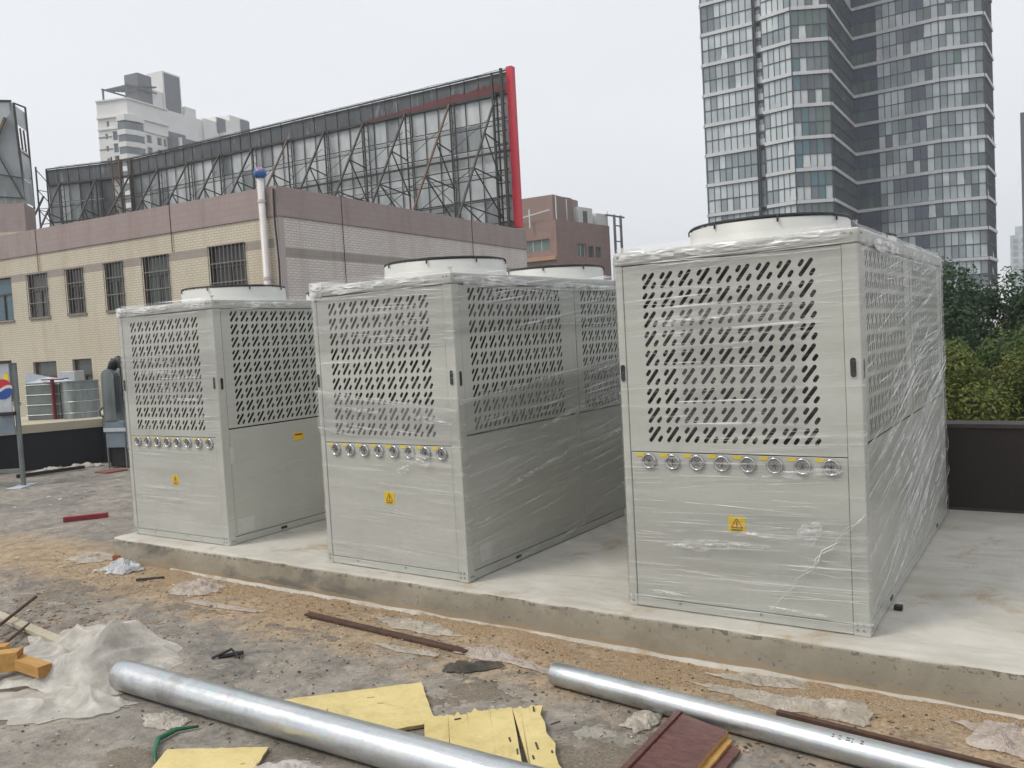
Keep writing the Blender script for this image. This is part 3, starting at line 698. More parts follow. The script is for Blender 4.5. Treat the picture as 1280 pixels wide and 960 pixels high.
for a_ in ((0, .55, .40, .50, .05, .03), (0, .35, .37, .30, .03, -.05), (0, 1.02, .50, .12, .10, .6), (0, .75, .47, .40, .025, 0), (0, .25, .10, .22, .025, -.05), (0, .95, .09, .3, .02, -.04), (0, 1.0, .80, .35, .05, .12), (0, .45, 1.60, .55, .03, .04),
           (0, .2, 1.975, .34, .06, 0), (0, .6, 1.97, .5, .05, 0), (0, 1.05, 1.975, .4, .05, .02), (1, .5, .9, .7, .06, .2), (1, 1.4, .6, .8, .08, .2), (1, 2.2, 1.0, .8, .1, .2), (1, 1.6, 1.5, .9, .07, .1), (1, .6, 1.94, .9, .06, 0), (1, 1.9, 1.9, 1.2, .12, .02), (1, 2.6, .5, .5, .12, .25)):
    bunch(u3, *a_, seed=a_[1]*7+a_[2]*3)
# middle unit
u2, rnd = make_unit((-3.3113-UW/2, -.0268, 0), -.018, 'middle heat pump cabinet, second film layer rising diagonally across its side', 2)
def lay2(f, s, z):
    a = .7+.5*noise.noise((z*5, s*1.2, 9))
    if f == 0 and z > 1.55: a = 1.7
    if f == 0 and 1.2 < z < 1.55: a = .5
    if f == 0 and z < .85: a = .8
    if f == 1: a = 1.25 if z > 1.6 else (.35 if z > 1.2+.07*s else 1.3)
    if z > 1.9: a = 2.0
    return max(a, .12)
make_wrap('plastic_wrap', u2, 2.2, [-.03, .10, 0, 0], lay2, .012, 2.035)
creases(u2, [(0, 34, -.03, .05, 0, 1.29, 1.5, 1.93, .2, 1.0, .004), (0, 34, -.04, .06, 0, 1.29, .1, .85, .2, .9, .004), (1, 50, .12, .06, 0, 3, .45, 1.15, .4, 1.6, .006),
             (1, 26, .04, .04, 0, 3, 1.45, 1.9, .4, 1.4, .006), (1, 18, .10, .04, .9, 3, 1.2, 1.3, .4, 1.2, .007), (0, 22, .0, .03, 0, 1.29, 1.9, 1.98, .2, 1.2, .012), (1, 22, .0, .03, 0, 3, 1.88, 1.98, .3, 1.6, .012)], rnd)
def band(root, name, f, edge, low, s0, s1, lay, seed, slope):
    n = int((s1-s0)/.03); m = 26; V = []; F = []; UV = []; A = []
    for j in range(m+1):
        for i in range(n+1):
            s = s0+(s1-s0)*i/n; zt = edge(s); zb = low(s); q = j/m; z = zb+(zt-zb)*q+.01*noise.noise((s*7, 0, seed))*(q == 1)
            d = .021+.006*noise.noise((s*2, z*30, seed))+(.006 if q > .94 else 0)
            p = face_pt(f, s, z, d); V.append(tuple(p)); A.append(lay(q))
            UV.append((s+z*slope+seed, z-s*slope))
    for j in range(m):
        for i in range(n): F.append((j*(n+1)+i, j*(n+1)+i+1, (j+1)*(n+1)+i+1, (j+1)*(n+1)+i))
    me = bpy.data.meshes.new(name); me.from_pydata(V, [], F); me.materials.append(M['stretch_film_double']); me.polygons.foreach_set('use_smooth', [True]*len(F))
    me.uv_layers.new(name='UVMap').data.foreach_set('uv', [c for f_ in F for k in f_ for c in UV[k]])
    me.attributes.new('layers', 'FLOAT', 'POINT').data.foreach_set('value', A)
    return link(name, me, root)
band(u2, 'film_band', 1, lambda s: 1.185+.078*s, lambda s: .80+.02*s, .0, 2.98, lambda q: 2.6 if q > .92 else 1.2*q+.25, 5.3, .08)
band(u2, 'film_band', 0, lambda s: 1.266-.111*s, lambda s: .95-.02*s, .0, 1.285, lambda q: 2.2 if q > .90 else 1.0, 6.3, -.1)
for a_ in ((0, .06, 1.97, .16, .12, 0), (0, .4, 1.965, .5, .06, 0), (0, .9, 1.97, .5, .05, 0), (0, .95, .79, .22, .09, -.1), (0, .8, .72, .12, .05, .3), (0, .4, 1.12, .5, .03, -.1), (0, 1.1, 1.05, .3, .05, -.1), (1, .4, 1.95, .9, .07, 0), (1, 1.6, 1.93, 1.2, .06, 0),
           (1, 1.2, 1.27, .9, .03, .08), (1, 2.1, 1.30, .8, .06, .1), (1, 1.3, .95, .8, .05, .12), (1, 2.2, .75, .9, .05, .12), (1, .9, .62, .7, .04, .14), (0, .3, 1.45, .5, .02, 0)):
    bunch(u2, *a_, seed=a_[1]*5+a_[2]*4)
# left unit: thin wrap
u1, rnd = make_unit((-5.7735-UW/2, .0133, 0), .0105, 'leftmost heat pump cabinet, smallest in view, lightly wrapped with a bare looking side', 1)
def lay1(f, s, z):
    a = .75+.4*noise.noise((z*5, s, 5))
    if f == 0 and 1.2 < z < 1.6: a = 1.4
    if f == 1: a = .25
    if z > 1.88: a = 1.7
    return max(a, .1)
make_wrap('plastic_wrap', u1, 1.4, [-.01, .03, 0, 0], lay1, .012, 2.03)
creases(u1, [(0, 30, -.02, .05, 0, 1.29, 1.2, 1.9, .2, 1.0, .004), (0, 14, -.03, .05, 0, 1.29, .2, .85, .2, .9, .003), (1, 8, .1, .06, 0, 3, .5, 1.8, .4, 1.3, .003),
             (0, 20, .0, .03, 0, 1.29, 1.9, 1.98, .2, 1.2, .012), (1, 16, .0, .03, 0, 3, 1.9, 1.98, .3, 1.6, .009)], rnd)
for a_ in ((0, .06, 1.97, .18, .07, 0), (0, .5, 1.97, .6, .05, 0), (0, 1.1, 1.97, .3, .06, 0), (0, .5, 1.42, .6, .02, -.02), (0, .9, 1.38, .4, .02, 0), (1, .5, 1.96, .8, .05, 0)):
    bunch(u1, *a_, seed=a_[1]*5+a_[2]*4)
def side_sticker(root, y, z, w, h, mat, nm, stripe=None):
    b = MB(); b.box((0, y, z), (.002, y+w, z+h)); o = b.build(nm, mat, root, loc=(UW/2-.0035, 0, 0))
    if stripe:
        b = MB(); b.box((.0022, y+.01, z+h*.62), (.003, y+w-.01, z+h*.86)); b.build('printed_stripe', stripe, o, loc=(0, 0, 0))
side_sticker(u1, .76, .765, .11, .065, 'yellow_label', 'caution_sticker', 'red_print')
side_sticker(u1, .10, .08, .17, .12, 'white_label', 'rating_plate')
side_sticker(u1, .06, .66, .05, .14, 'white_label', 'bar_label')
side_sticker(u2, .14, .10, .13, .12, 'white_label', 'rating_plate')
side_sticker(u2, .045, 1.14, .022, .10, 'white_label', 'bar_label')
for root in (u1, u2, u3):
    for y in (.55, 2.4):
        b = MB(); b.box((0, y, .022), (.006, y+.06, .042)); b.build('drain_slot', 'black_plastic', root, loc=(UW/2-.003, 0, 0))

# ------------------------------------------------------------------ left building with tiled walls
BC = Vector((-20.77, 14.01, 0)); BA = R(4.8)
e1 = Vector((-math.cos(BA), -math.sin(BA), 0)); e2 = Vector((-math.sin(BA), math.cos(BA), 0))
bld = thing('tiled_building', 'cream tiled building with mauve parapet band and barred windows behind the left unit', 'building', (BC.x, BC.y, -9.2))
Z = 9.2
up = [(1.51, 3.16, 3.30, 5.10, 'window_dark', 1), (5.13, 6.47, 3.36, 5.07, 'window_green', 1), (7.54, 8.56, 3.33, 5.05, 'window_green', 1), (9.79, 10.81, 3.35, 5.02, 'window_dark', 1), (11.97, 13.22, 3.35, 5.02, 'window_grey', 1), (14.3, 15.8, 3.35, 5.03, 'window_blue', 0),
      (17.2, 18.4, 3.35, 5.03, 'window_grey', 1), (20.0, 21.4, 3.35, 5.03, 'window_dark', 1)]
lo = [(1.51, 3.16, -.2, 1.65, 'window_dark', 0), (5.13, 6.47, -.2, 1.65, 'window_grey', 0), (7.5, 8.62, .1, 1.62, 'window_dark', 0), (9.72, 10.87, .1, 1.66, 'window_grey', 0), (11.85, 13.33, .1, 1.64, 'window_grey', 0), (14.4, 15.6, .1, 1.65, 'window_dark', 0)]
rel = lambda ops: [(a, c, e+Z, g+Z) for a, c, e, g, *_ in ops]
b = MB(); nL = -e2; nR = -e1
LW, RWd = 42, 16.5
b.facade((0, 0, 0), e1, nL, 0, LW, 0, 4.80+Z, rel(up)+rel(lo), 0, .16)
b.facade((0, 0, 0), e1, nL, 0, LW, 4.80+Z, 5.10+Z, [w for w in rel(up)], 2, .16)
b.facade((0, 0, 0), e1, nL, 0, LW, 5.10+Z, 5.78+Z, [], 0)
b.facade((0, 0, 0), e2, nR, 0, RWd, 0, 4.50+Z, [], 1); b.facade((0, 0, 0), e2, nR, 0, RWd, 4.50+Z, 4.80+Z, [], 2); b.facade((0, 0, 0), e2, nR, 0, RWd, 4.80+Z, 5.78+Z, [], 1)
b.facade(e2*RWd, e1, e2, 0, LW, 0, 5.78+Z, [], 1)
# openings cut through the band, lower part of each is in the first strip
b.build('wall', ['cream_tile', 'mauve_cream_tile', 'greybrown_tile'], bld)
b = MB(); o_ = .04
def pf(x, y): return e1*x+e2*y
b.prism([pf(-o_, -o_), pf(LW, -o_), pf(LW, .3), pf(-o_, .3)], 5.78+Z, 6.69+Z); b.prism([pf(-o_, .3), pf(.3, .3), pf(.3, RWd), pf(-o_, RWd)], 5.78+Z, 6.69+Z)
b2 = MB()
for (f0, f1, dd, nn) in ((-o_, LW, e1, nL),): b2.facade(nn*(o_+.004), dd, nn, f0, f1, 5.76+Z, 6.69+Z, [])
b2.facade(nR*(o_+.004), e2, nR, -o_, RWd, 5.76+Z, 6.69+Z, []); b2.build('parapet_tiles', 'purple_tile', bld)
b.build('parapet', 'roof_grey', bld)
b = MB(); b.prism([pf(.3, .3), pf(LW, .3), pf(LW, RWd), pf(.3, RWd)], 5.6+Z, 5.75+Z); b.build('roof', 'roof_grey', bld)
for x in (4.86, 12.4):
    b = MB(); b.bar(tuple(pf(x, -.05)+Vector((0, 0, 5.1+Z))), tuple(pf(x, -.05)+Vector((0, 0, 6.69+Z))), .035, .01); b.build('expansion_joint', 'rust', bld)
for y in (3.0, 11.5):
    b = MB(); b.bar(tuple(pf(-.05, y)+Vector((0, 0, 3.0+Z))), tuple(pf(-.05, y)+Vector((0, 0, 6.69+Z))), .03, .01); b.build('expansion_joint', 'rust', bld)
b = MB(); b.prism([pf(-.02, -.02), pf(.22, -.02), pf(.22, .2), pf(-.02, .2)], .2, 5.77+Z); b.build('corner_pilaster', 'mauve_cream_tile', bld)
for (x0, x1, z0, z1, g, bars) in up+lo:
    w = bpy.data.objects.new('window', None)
    P = lambda x, k, z: tuple(pf(x, k)+Vector((0, 0, z+Z)))
    b = MB()
    for (p, q) in (((x0, z0), (x1, z0)), ((x0, z1), (x1, z1)), ((x0, z0), (x0, z1)), ((x1, z0), (x1, z1)), ((x0, z0+(z1-z0)*.62), (x1, z0+(z1-z0)*.62)), (((x0+x1)/2, z0), ((x0+x1)/2, z0+(z1-z0)*.62))):
        b.bar(P(p[0], .13, p[1]), P(q[0], .13, q[1]), .06, .06)
    fr = b.build('window', 'window_frame', bld)
    b = MB(); b.face([P(x0, .15, z0), P(x0, .15, z1), P(x1, .15, z1), P(x1, .15, z0)]); b.build('pane', g, fr)
    if bars:
        b = MB(); n = int((x1-x0)/.17)
        for k in range(n+1): x = x0+(x1-x0)*k/n; b.bar(P(x, -.06, z0-.03), P(x, -.06, z1+.0), .018)
        for q in (.0, .33, .68, 1): b.bar(P(x0-.02, -.05, z0+(z1-z0)*q), P(x1+.02, -.05, z0+(z1-z0)*q), .03)
        for q in (.02, .98): b.bar(P(x0, -.06, z0+(z1-z0)*q), P(x0, .0, z0+(z1-z0)*q), .02); b.bar(P(x1, -.06, z0+(z1-z0)*q), P(x1, .0, z0+(z1-z0)*q), .02)
        b.build('security_grille', 'bar_steel', fr)
    b = MB(); b.prism([pf(x0-.05, -.06), pf(x1+.05, -.06), pf(x1+.05, .15), pf(x0-.05, .15)], z0+Z-.06, z0+Z-.003); b.build('sill', 'greybrown_tile', fr)
# white downpipe with wrapped lamp, cable
dp = thing('downpipe', 'white plastic pipe running up the corner of the cream tiled building', 'pipe', tuple(BC+pf(.47, -.18)))
b = MB(); b.tube([(0, 0, -8), (0, 0, 6.95)], .11, 16); b.build('pipe', 'white_pvc', dp, smooth=True)
for z in (1, 3.8, 6.2):
    b = MB(); b.tube([(0, 0, z), (0, 0, z+.09)], .125, 16); b.box((-.03, .1, z+.01), (.03, .19, z+.07)); b.build('pipe_bracket', 'white_pvc', dp)
lm = thing('corner_lamp', 'blue and pink wrapped ball on top of the white pipe', 'lamp', tuple(BC+pf(.47, -.18)+Vector((0, 0, 6.95))))
b = MB(); n = 14; m = 10
b.mesh([((.20+.03*noise.noise((i*1.1, j*1.3, 2)))*math.sin(math.pi*j/m)*math.cos(2*math.pi*i/n), (.20)*math.sin(math.pi*j/m)*math.sin(2*math.pi*i/n), .16-.19*math.cos(math.pi*j/m)) for j in range(m+1) for i in range(n)], [(j*n+i, j*n+(i+1) % n, (j+1)*n+(i+1) % n, (j+1)*n+i) for j in range(m) for i in range(n)])
b.m = [1 if (k//n > 5 and k % 5 in (0, 1)) else 0 for k in range(len(b.f))]
b.m = [2 if (k//n > 6 and k % 5 == 2) else q for k, q in enumerate(b.m)]
b.build('lamp_globe', ['lamp_blue', 'lamp_pink', 'white_pvc'], lm, smooth=True)
b = MB(); pts = []
for k in range(30): z = 6.6-k*.4; pts.append(tuple(BC+pf(.04+.03*SIN(k*.8), -.09)+Vector((0, 0, z))))
b.tube(pts, .03, 6); b.build('black_cable', 'cable_black', label='black cable hanging down the corner of the cream tiled building', category='cable')
# outdoor air conditioner on the wall
ac = thing('air_conditioner', 'grey outdoor air conditioner below the lower windows of the cream tiled building', 'air conditioner', tuple(BC+pf(10.2, -.5)+Vector((0, 0, 0))), BA)
b = MB(); b.bbox((-.45, -.2, .12), (.45, .2, 1.24), .02); b.build('casing', 'sign_white', ac)
b = MB(); b.torus((0, 0, 0), .3, .012, 24, 5); b.torus((0, 0, 0), .2, .01, 24, 5); b.torus((0, 0, 0), .1, .01, 16, 5)
b.bar((-.3, 0, 0), (.3, 0, 0), .015); b.bar((0, -.3, 0), (0, .3, 0), .015); o = b.build('fan_grille', 'dark_chassis', ac, loc=(-.05, -.21, .7)); o.rotation_euler.x = R(90)
b = MB(); b.bar((-.3, -.2, .1), (-.3, .5, .1), .04); b.bar((.3, -.2, .1), (.3, .5, .1), .04); b.build('wall_bracket', 'dark_chassis', ac)

# ------------------------------------------------------------------ big billboard frame, seen from behind
bb = thing('billboard', 'long rooftop billboard seen from behind, dark steel frame with dark top band and red end', 'billboard', (-22.8, 30.6, 5.75))
bp = [Vector((-22.8, 30.66, 0)), Vector((-51.2, 28.65, 0)), Vector((-57.0, 26.5, 0))]
L1 = (bp[1]-bp[0]).length; L2 = (bp[2]-bp[1]).length; LT = L1+L2
def bpt(s, d=0, z=0):
    if s <= L1: t_ = (bp[1]-bp[0]).normalized(); p = bp[0]+t_*s
    else: t_ = (bp[2]-bp[1]).normalized(); p = bp[1]+t_*(s-L1)
    nr = Vector((t_.y, -t_.x, 0)); nr = nr if nr.y < 0 else -nr
    return p+nr*d+Vector((0, 0, z))-Vector((-22.8, 30.6, 5.75))
ZT, ZB, ZBand = 14.42, 6.0, 13.36
rnd = random.Random(5); nc = 42; cw = LT/nc
levels = [ZB, 7.2, 8.45, 9.7, 10.9, 12.15, ZBand]
for i in range(nc):
    s0, s1 = i*cw+.015, (i+1)*cw-.015
    if s0 < L1 < s1: s1 = L1
    for j in range(len(levels)-1):
        if 0: continue
        b = MB(); e_ = rnd.uniform(0, .03); z0, z1 = levels[j]+.01, levels[j+1]-.01
        b.face([bpt(s0, e_, z0), bpt(s1, rnd.uniform(0, .03), z0), bpt(s1, rnd.uniform(0, .03), z1), bpt(s0, e_, z1)])
        b.face([bpt(s0, -.03, z0), bpt(s0, -.03, z1), bpt(s1, -.03, z1), bpt(s1, -.03, z0)])
        mt = 'sheet_grey' if rnd.random() < (.92 if i < 30 else .45) else 'sheet_dull'
        if i >= 36 and i < 39: mt = 'sheet_dark' if j > 2 else 'sheet_dull'
        b.build('backing_sheet', mt, bb)
    b = MB(); b.face([bpt(s0, .06, ZBand), bpt(s1, .06, ZBand), bpt(s1, .06+rnd.uniform(0, .04), ZT-.06), bpt(s0, .06, ZT-.06)])
    b.face([bpt(s0, .0, ZBand), bpt(s0, .0, ZT-.06), bpt(s1, .0, ZT-.06), bpt(s1, .0, ZBand)])
    b.build('top_band_panel', 'sheet_dark', bb)
    if i < 11:
        b = MB(); hh_ = [(.52-.042*(i+q/6))*(.8+.35*rnd.random()) for q in range(7)]
        for q in range(6):
            xa_, xb_ = s0+(s1-s0)*q/6, s0+(s1-s0)*(q+1)/6
            b.face([bpt(xa_, .108, ZBand+.05), bpt(xb_, .108, ZBand+.05), bpt(xb_, .108, ZBand+.07+max(.03, hh_[q+1])), bpt(xa_, .108, ZBand+.07+max(.03, hh_[q]))])
        b.build('faded_red_strip', 'red_band', bb)
for i in range(nc+1):
    b = MB(); b.bar(bpt(min(i*cw, LT-.01), .08, ZB), bpt(min(i*cw, LT-.01), .08, ZT+rnd.uniform(-.06, 0)), .03); b.build('mullion', 'frame_steel', bb)
def rail(z, w, d, mat='frame_steel'):
    b = MB(); b.bar(bpt(0, d, z), bpt(L1, d, z), w); b.bar(bpt(L1+.01, d, z), bpt(LT, d, z), w); b.build('rail', mat, bb)
for z, w, d in ((ZT, .07, .1), (ZT-.12, .04, .14), (ZBand, .12, .12), (12.15, .035, .12), (10.9, .05, .14), (10.6, .09, .2), (9.7, .035, .12), (9.3, .05, .9), (8.45, .06, .14), (8.2, .05, 1.0), (7.2, .05, .13), (6.6, .06, 1.0), (10.7, .045, .9), (11.7, .035, .9)): rail(z, w, d)
bay = 2.75; nb = int(LT/bay)
for i in range(nb+1):
    s = .55+i*bay
    for s_ in (s-.28, s+.0):
        b = MB(); b.bar(bpt(s_, .24, ZB), bpt(s_, .24, ZBand+.05), .065 if s_ == s else .045); b.build('mast', 'frame_steel', bb)
    b = MB()
    for k in range(13): z = ZB+.3+k*.55; b.bar(bpt(s-.28, .24, z), bpt(s, .24, z+(.25 if k % 2 else 0)), .025)
    b.build('mast_lacing', 'frame_steel', bb, kind='stuff')
    rk = 'rusty_steel' if i in (1, 5) else 'frame_steel'
    b = MB(); b.bar(bpt(s, .25, ZBand), bpt(s, 5.0, 5.9), .085); b.build('raking_strut', rk, bb)
    q = lambda t_: bpt(s, .25+4.75*t_, ZBand+(5.9-ZBand)*t_)
    for t_, z in ((.28, 11.0), (.52, 9.2), (.76, 7.4), (.28, 9.2), (.52, 7.4), (.76, 6.1)):
        b = MB(); b.bar(q(t_), bpt(s, .25, z), .05); b.build('tie_bar', 'frame_steel', bb)
    if i < nb:
        t_ = .52; t2 = .8; q2 = lambda tt: bpt(s+bay, .25+4.75*tt, ZBand+(5.9-ZBand)*tt)
        for A_, B_, w_ in ((q(t_), q2(t_), .045), (q(t2), q2(t2), .045), (q(t_), q2(t2), .03), (q(t2), q2(t_), .03), (bpt(s, .9, 8.2), bpt(s+bay, .9, 6.1), .03), (bpt(s+bay, .9, 8.2), bpt(s, .9, 6.1), .03), (bpt(s, .5, 12.4), bpt(s+bay, .5, 10.9), .02)):
            b = MB(); b.bar(A_, B_, w_); b.build('cross_brace', 'frame_steel', bb)
# rusty lattice mast where the screen bends, ragged left edge
b = MB()
for s_, d in ((L1-.45, .2), (L1+.45, .2), (L1-.45, 1.0), (L1+.45, 1.0)): b.bar(bpt(s_, d, ZB), bpt(s_, d, ZT+.05), .08)
for k in range(10):
    z = ZB+.2+k*.8; b.bar(bpt(L1-.45, 1.0, z), bpt(L1+.45, 1.0, z+.8), .04); b.bar(bpt(L1+.45, 1.0, z), bpt(L1-.45, 1.0, z), .04); b.bar(bpt(L1+.45, .2, z), bpt(L1+.45, 1.0, z+.8), .04)
b.build('lattice_mast', 'rusty_steel', bb)
b = MB()
for d in (.1, 1.0): b.bar(bpt(LT, d, 4.6), bpt(LT, d, ZT), .08)
for k in range(14): z = 5+k*.66; b.bar(bpt(LT, .1, z), bpt(LT, 1.0, z+(.66 if k % 2 else 0)), .04)
b.bar(bpt(LT, .5, 12.6), bpt(LT+2.6, 1.5, 7.4), .10); b.bar(bpt(LT, .5, 8.2), bpt(LT+2.6, 1.5, 7.4), .06); b.bar(bpt(LT, .5, 6.3), bpt(LT+2.6, 1.5, 8.2), .06); b.bar(bpt(LT+2.6, 1.5, 7.8), bpt(LT+.4, 1.0, 5.2), .07)
b.bar(bpt(LT+2.6, 1.5, 9), bpt(LT+2.6, 1.5, 5.8), .08); b.build('end_brace', 'frame_steel', bb)
b = MB(); ends = [bpt(-.02, -.12, 0), bpt(-.33, -.12, 0), bpt(-.33, .22, 0), bpt(-.02, .22, 0)]
b.prism([(p.x, p.y) for p in ends], 6.9-5.75, ZT+.12-5.75); b.build('red_end_panel', 'red_trim', bb)
b = MB()
for z in [7.2+k*.62 for k in range(11)]: b.bar(bpt(.02, .35, z), bpt(.62, .35, z), .05)
b.bar(bpt(.10, .5, 6), bpt(.10, .5, ZT), .12); b.bar(bpt(.62, .5, 6), bpt(.62, .5, ZT-.1), .1); b.build('end_ladder', 'frame_steel', bb)
# thin wire fence on top
b = MB()
for k in range(30): s = k*LT/30; b.bar(bpt(s, .1, ZT), bpt(s, .1, ZT+.1), .02)
pts = [bpt(k*.5, .1, ZT+.08+.05*noise.noise((k*.4, 0, 0))) for k in range(int(LT/.5))]; b.tube(pts, .012, 4); b.build('top_wire', 'frame_steel', bb, kind='stuff')

# second billboard at the far left on its own stair tower
b2t = thing('billboard', 'torn grey billboard with rusty props cut by the left edge of the picture', 'billboard', (-47.4, 20.0, 8.6))
def q2(x, y, z): return Vector((x+47.4, y-20.0, z-8.6))
b = MB(); A_, B_, C_ = (-51.5, 16.9), (-47.9, 19.95), (-47.2, 20.5)
b.face([q2(*A_, 10.2), q2(-47.2, 20.0, 10.2), q2(-47.9, 19.95, 15.75), q2(*A_, 15.95)]); b.build('front_sheet', 'sheet_dull', b2t)
b = MB(); b.face([q2(-51.5, 16.8, 14.4), q2(-48.0, 19.85, 14.3), q2(-47.95, 19.85, 15.75), q2(-51.5, 16.8, 15.95)]); b.build('top_sheet', 'sheet_grey', b2t)
for i, (z0, z1, m) in enumerate(((10.3, 11.6, 'sheet_grey'), (11.62, 13.3, 'sheet_grey'), (14.55, 15.6, 'sheet_grey'))):
    f = lambda z: (15.7-z)/5.5
    b = MB(); b.face([q2(-47.76+.40*f(z0), 20.0, z0), q2(-48.88+.28*f(z0), 21.1, z0), q2(-48.88+.28*f(z1), 21.1, z1), q2(-47.76+.40*f(z1), 20.0, z1)]); b.build('torn_side_sheet', m, b2t)
b = MB()
b.bar(q2(-47.76, 19.97, 15.7), q2(-47.36, 19.97, 10.2), .1); b.bar(q2(-48.9, 21.17, 15.9), q2(-48.6, 21.05, 10.2), .08); b.bar(q2(-51.5, 16.8, 15.97), q2(-47.85, 19.9, 15.8), .1); b.bar(q2(-47.8, 20, 15.7), q2(-48.9, 21.17, 15.9), .07)
for z in (13.1, 11.9, 10.9): b.bar(q2(-47.6, 20, z), q2(-48.7, 21.1, z), .05)
for k in range(3): b.bar(q2(-47.9-.3*k, 20.1+.33*k, 14.5), q2(-47.8-.3*k, 20.1+.33*k, 13.3), .07)
b.bar(q2(-50.5, 17.4, 12.4), q2(-47.3, 19.8, 11.6), .07); b.bar(q2(-50.5, 17.4, 10.9), q2(-47.2, 19.8, 10.5), .07); b.bar(q2(-48.7, 19, 13.8), q2(-47.3, 19.8, 10.5), .06); b.build('steel_frame', 'frame_steel', b2t)
b = MB(); b.bar(q2(-48.0, 19.6, 14.9), q2(-49.6, 18.2, 10.4), .13); b.bar(q2(-49.6, 18.0, 14.5), q2(-49.0, 18.5, 11.0), .09); b.build('rusty_prop', 'rusty_steel', b2t)
stt = thing('stair_tower', 'squat tiled stair tower under the torn billboard at the left edge', 'stair tower', (-47.4, 20.0, 5.7))
b = MB(); P_ = [Vector((-4.6, -3.8, 0)), Vector((.44, -.34, 0)), Vector((-1.04, 1.0, 0)), Vector((-5.5, -1.5, 0))]
def wallstrip(b, pl, z0, z1, mi):
    for i in range(len(pl)-1):
        d = (pl[i+1]-pl[i]); Ln = d.length; d.normalize(); b.facade(pl[i], d, d.cross(Vector((0, 0, 1))), 0, Ln, z0, z1, [], mi)
wallstrip(b, P_, 0, 3.0, 0); wallstrip(b, P_, 3.0, 4.5, 1); b.mesh([(p.x, p.y, 4.5) for p in P_], [(0, 1, 2, 3)], 1); b.build('wall', ['cream_tile', 'purple_tile'], stt)

# ------------------------------------------------------------------ glazed tower, right
gt = thing('glass_tower', 'tall glazed tower with pale floor bands and a deep dark recess, above the right unit', 'tower', (-25, 105, -9.2))
OFF = Vector((-25, 105, -9.2))
TP = [(-39.4, 125), (-39.4, 101.6), (-33.0, 101.7), (-32.9, 102.5), (-31.7, 102.5), (-31.6, 100.7), (-28.0, 100.1), (-24.4, 102.2), (-24.9, 116.9), (-14.4, 116.6), (-9.75, 118.2), (-9.5, 126.5)]
TP = [Vector((x, y, 0))-Vector((-25, 105, 0)) for x, y in TP]
ST = 3.75; NB = 21; zb0 = (30.56-.0-ST*10)+9.2
rnd = random.Random(11); cand = []
pal = {0: [('pane_curtain', 5), ('pane_pale', 5), ('pane_mid', 4), ('pane_grey', 2)], 1: [('pane_curtain', 5), ('pane_pale', 5), ('pane_mid', 4), ('pane_grey', 2)],  # left wing palette paler: sky reflection put into the colour, beside pale curtains
       2: [('pane_dark', 1)], 3: [('pane_pale', 4), ('pane_curtain', 3), ('pane_mid', 3)], 4: [('pane_curtain', 6), ('pane_pale', 4)], 5: [('pane_curtain', 6), ('pane_pale', 4), ('pane_mid', 1)], 6: [('pane_grey', 3), ('pane_green', 3), ('pane_teal', 2), ('pane_dark', 2)],
       7: [('pane_dark', 3), ('pane_navy', 4), ('pane_grey', 3), ('pane_teal', 1)], 8: [('pane_mid', 6), ('pane_grey', 4), ('pane_pale', 4), ('pane_curtain', 3), ('pane_dark', 1)], 9: [('pane_mid', 5), ('pane_grey', 3), ('pane_pale', 4), ('pane_curtain', 2), ('pane_green', 1)], 10: [('pane_dark', 3), ('pane_grey', 2)]}
def pick(i):
    c = pal[i]; r = rnd.uniform(0, sum(w for _, w in c))
    for m, w in c:
        r -= w
        if r <= 0: return m
    return c[-1][0]
core = MB(); core.prism([(p.x, p.y) for p in [TP[0]+Vector((.5, -.3, 0))]+[Vector((p.x*.985+.0, p.y+.45, 0)) for p in TP[1:]]], 0, zb0+NB*ST-.3); core.build('core', 'tower_dark', gt)
mul = MB(); bands = []
for i in range(len(TP)-1):
    A, B = TP[i], TP[i+1]; d = B-A; Ln = d.length; d.normalize(); nr = d.cross(Vector((0, 0, 1))); nr = nr if (nr.dot(Vector((.58, -1, 0))) > 0 or i in (10,)) else -nr
    if i == 0: nr = Vector((-1, 0, 0))
    if i == 10: nr = Vector((1, 0, 0))
    if i == 7: nr = Vector((1, 0, 0))
    n = max(1, round(Ln/.78)); w = Ln/n; cache = {}
    for s in range(NB):
        z = zb0+s*ST
        run = 0; blk = None
        for c in range(n):
            for r_, (h0, h1) in enumerate(((.50, 2.02), (2.12, 3.72))):
                vis = 5.0 < z-9.2 < 48 and i not in (0, 10)
                if run <= 0: blk = pick(i); run = rnd.randint(1, 3)
                m = blk if rnd.random() < .5 else pick(i)
                if i == 6 and r_ == 0 and rnd.random() < .5: m = 'pane_white' if c % 2 else 'pane_curtain'
                if i == 8 and c < 4: m = 'pane_navy' if r_ else rnd.choice(['pane_dark', 'pane_green'])
                if i == 8 and c in (9, 10) and r_: m = 'pane_navy'
                if i == 8 and r_ == 0 and 4 <= c < 8 and rnd.random() < .4: m = 'pane_white'
                p0 = A+d*(c*w)
                p0 = p0+nr*.12
                cand.append((-(1 if vis else 0), (p0+OFF-Vector((0, -4.3, 1.5))+Vector((0, 0, z))).length, i, r_, m, p0.copy(), z, d.copy(), nr.copy(), w, h0, h1, rnd.random()))
            run -= 1
        e = .35
        if i == 2 or i == 3 or i == 4:
            continue
        b = MB(); q = [A-d*.02+nr*e, B+d*.02+nr*e, B+d*.02-nr*.4, A-d*.02-nr*.4]; b.prism([(p.x, p.y) for p in q], z+.04+(i % 2)*.004, z+.44+(i % 2)*.004); b.build('floor_band', 'band_white', gt)
    for c in range(n+1):
        p = A+d*(c*w)+nr*.17; mul.bar((p.x, p.y, 5), (p.x, p.y, zb0+NB*ST), .07, .06)
    for s in range(NB):
        z = zb0+s*ST+2.07; mul.bar(tuple(A+nr*.18+Vector((0, 0, z))), tuple(B+nr*.18+Vector((0, 0, z))), .08, .06)
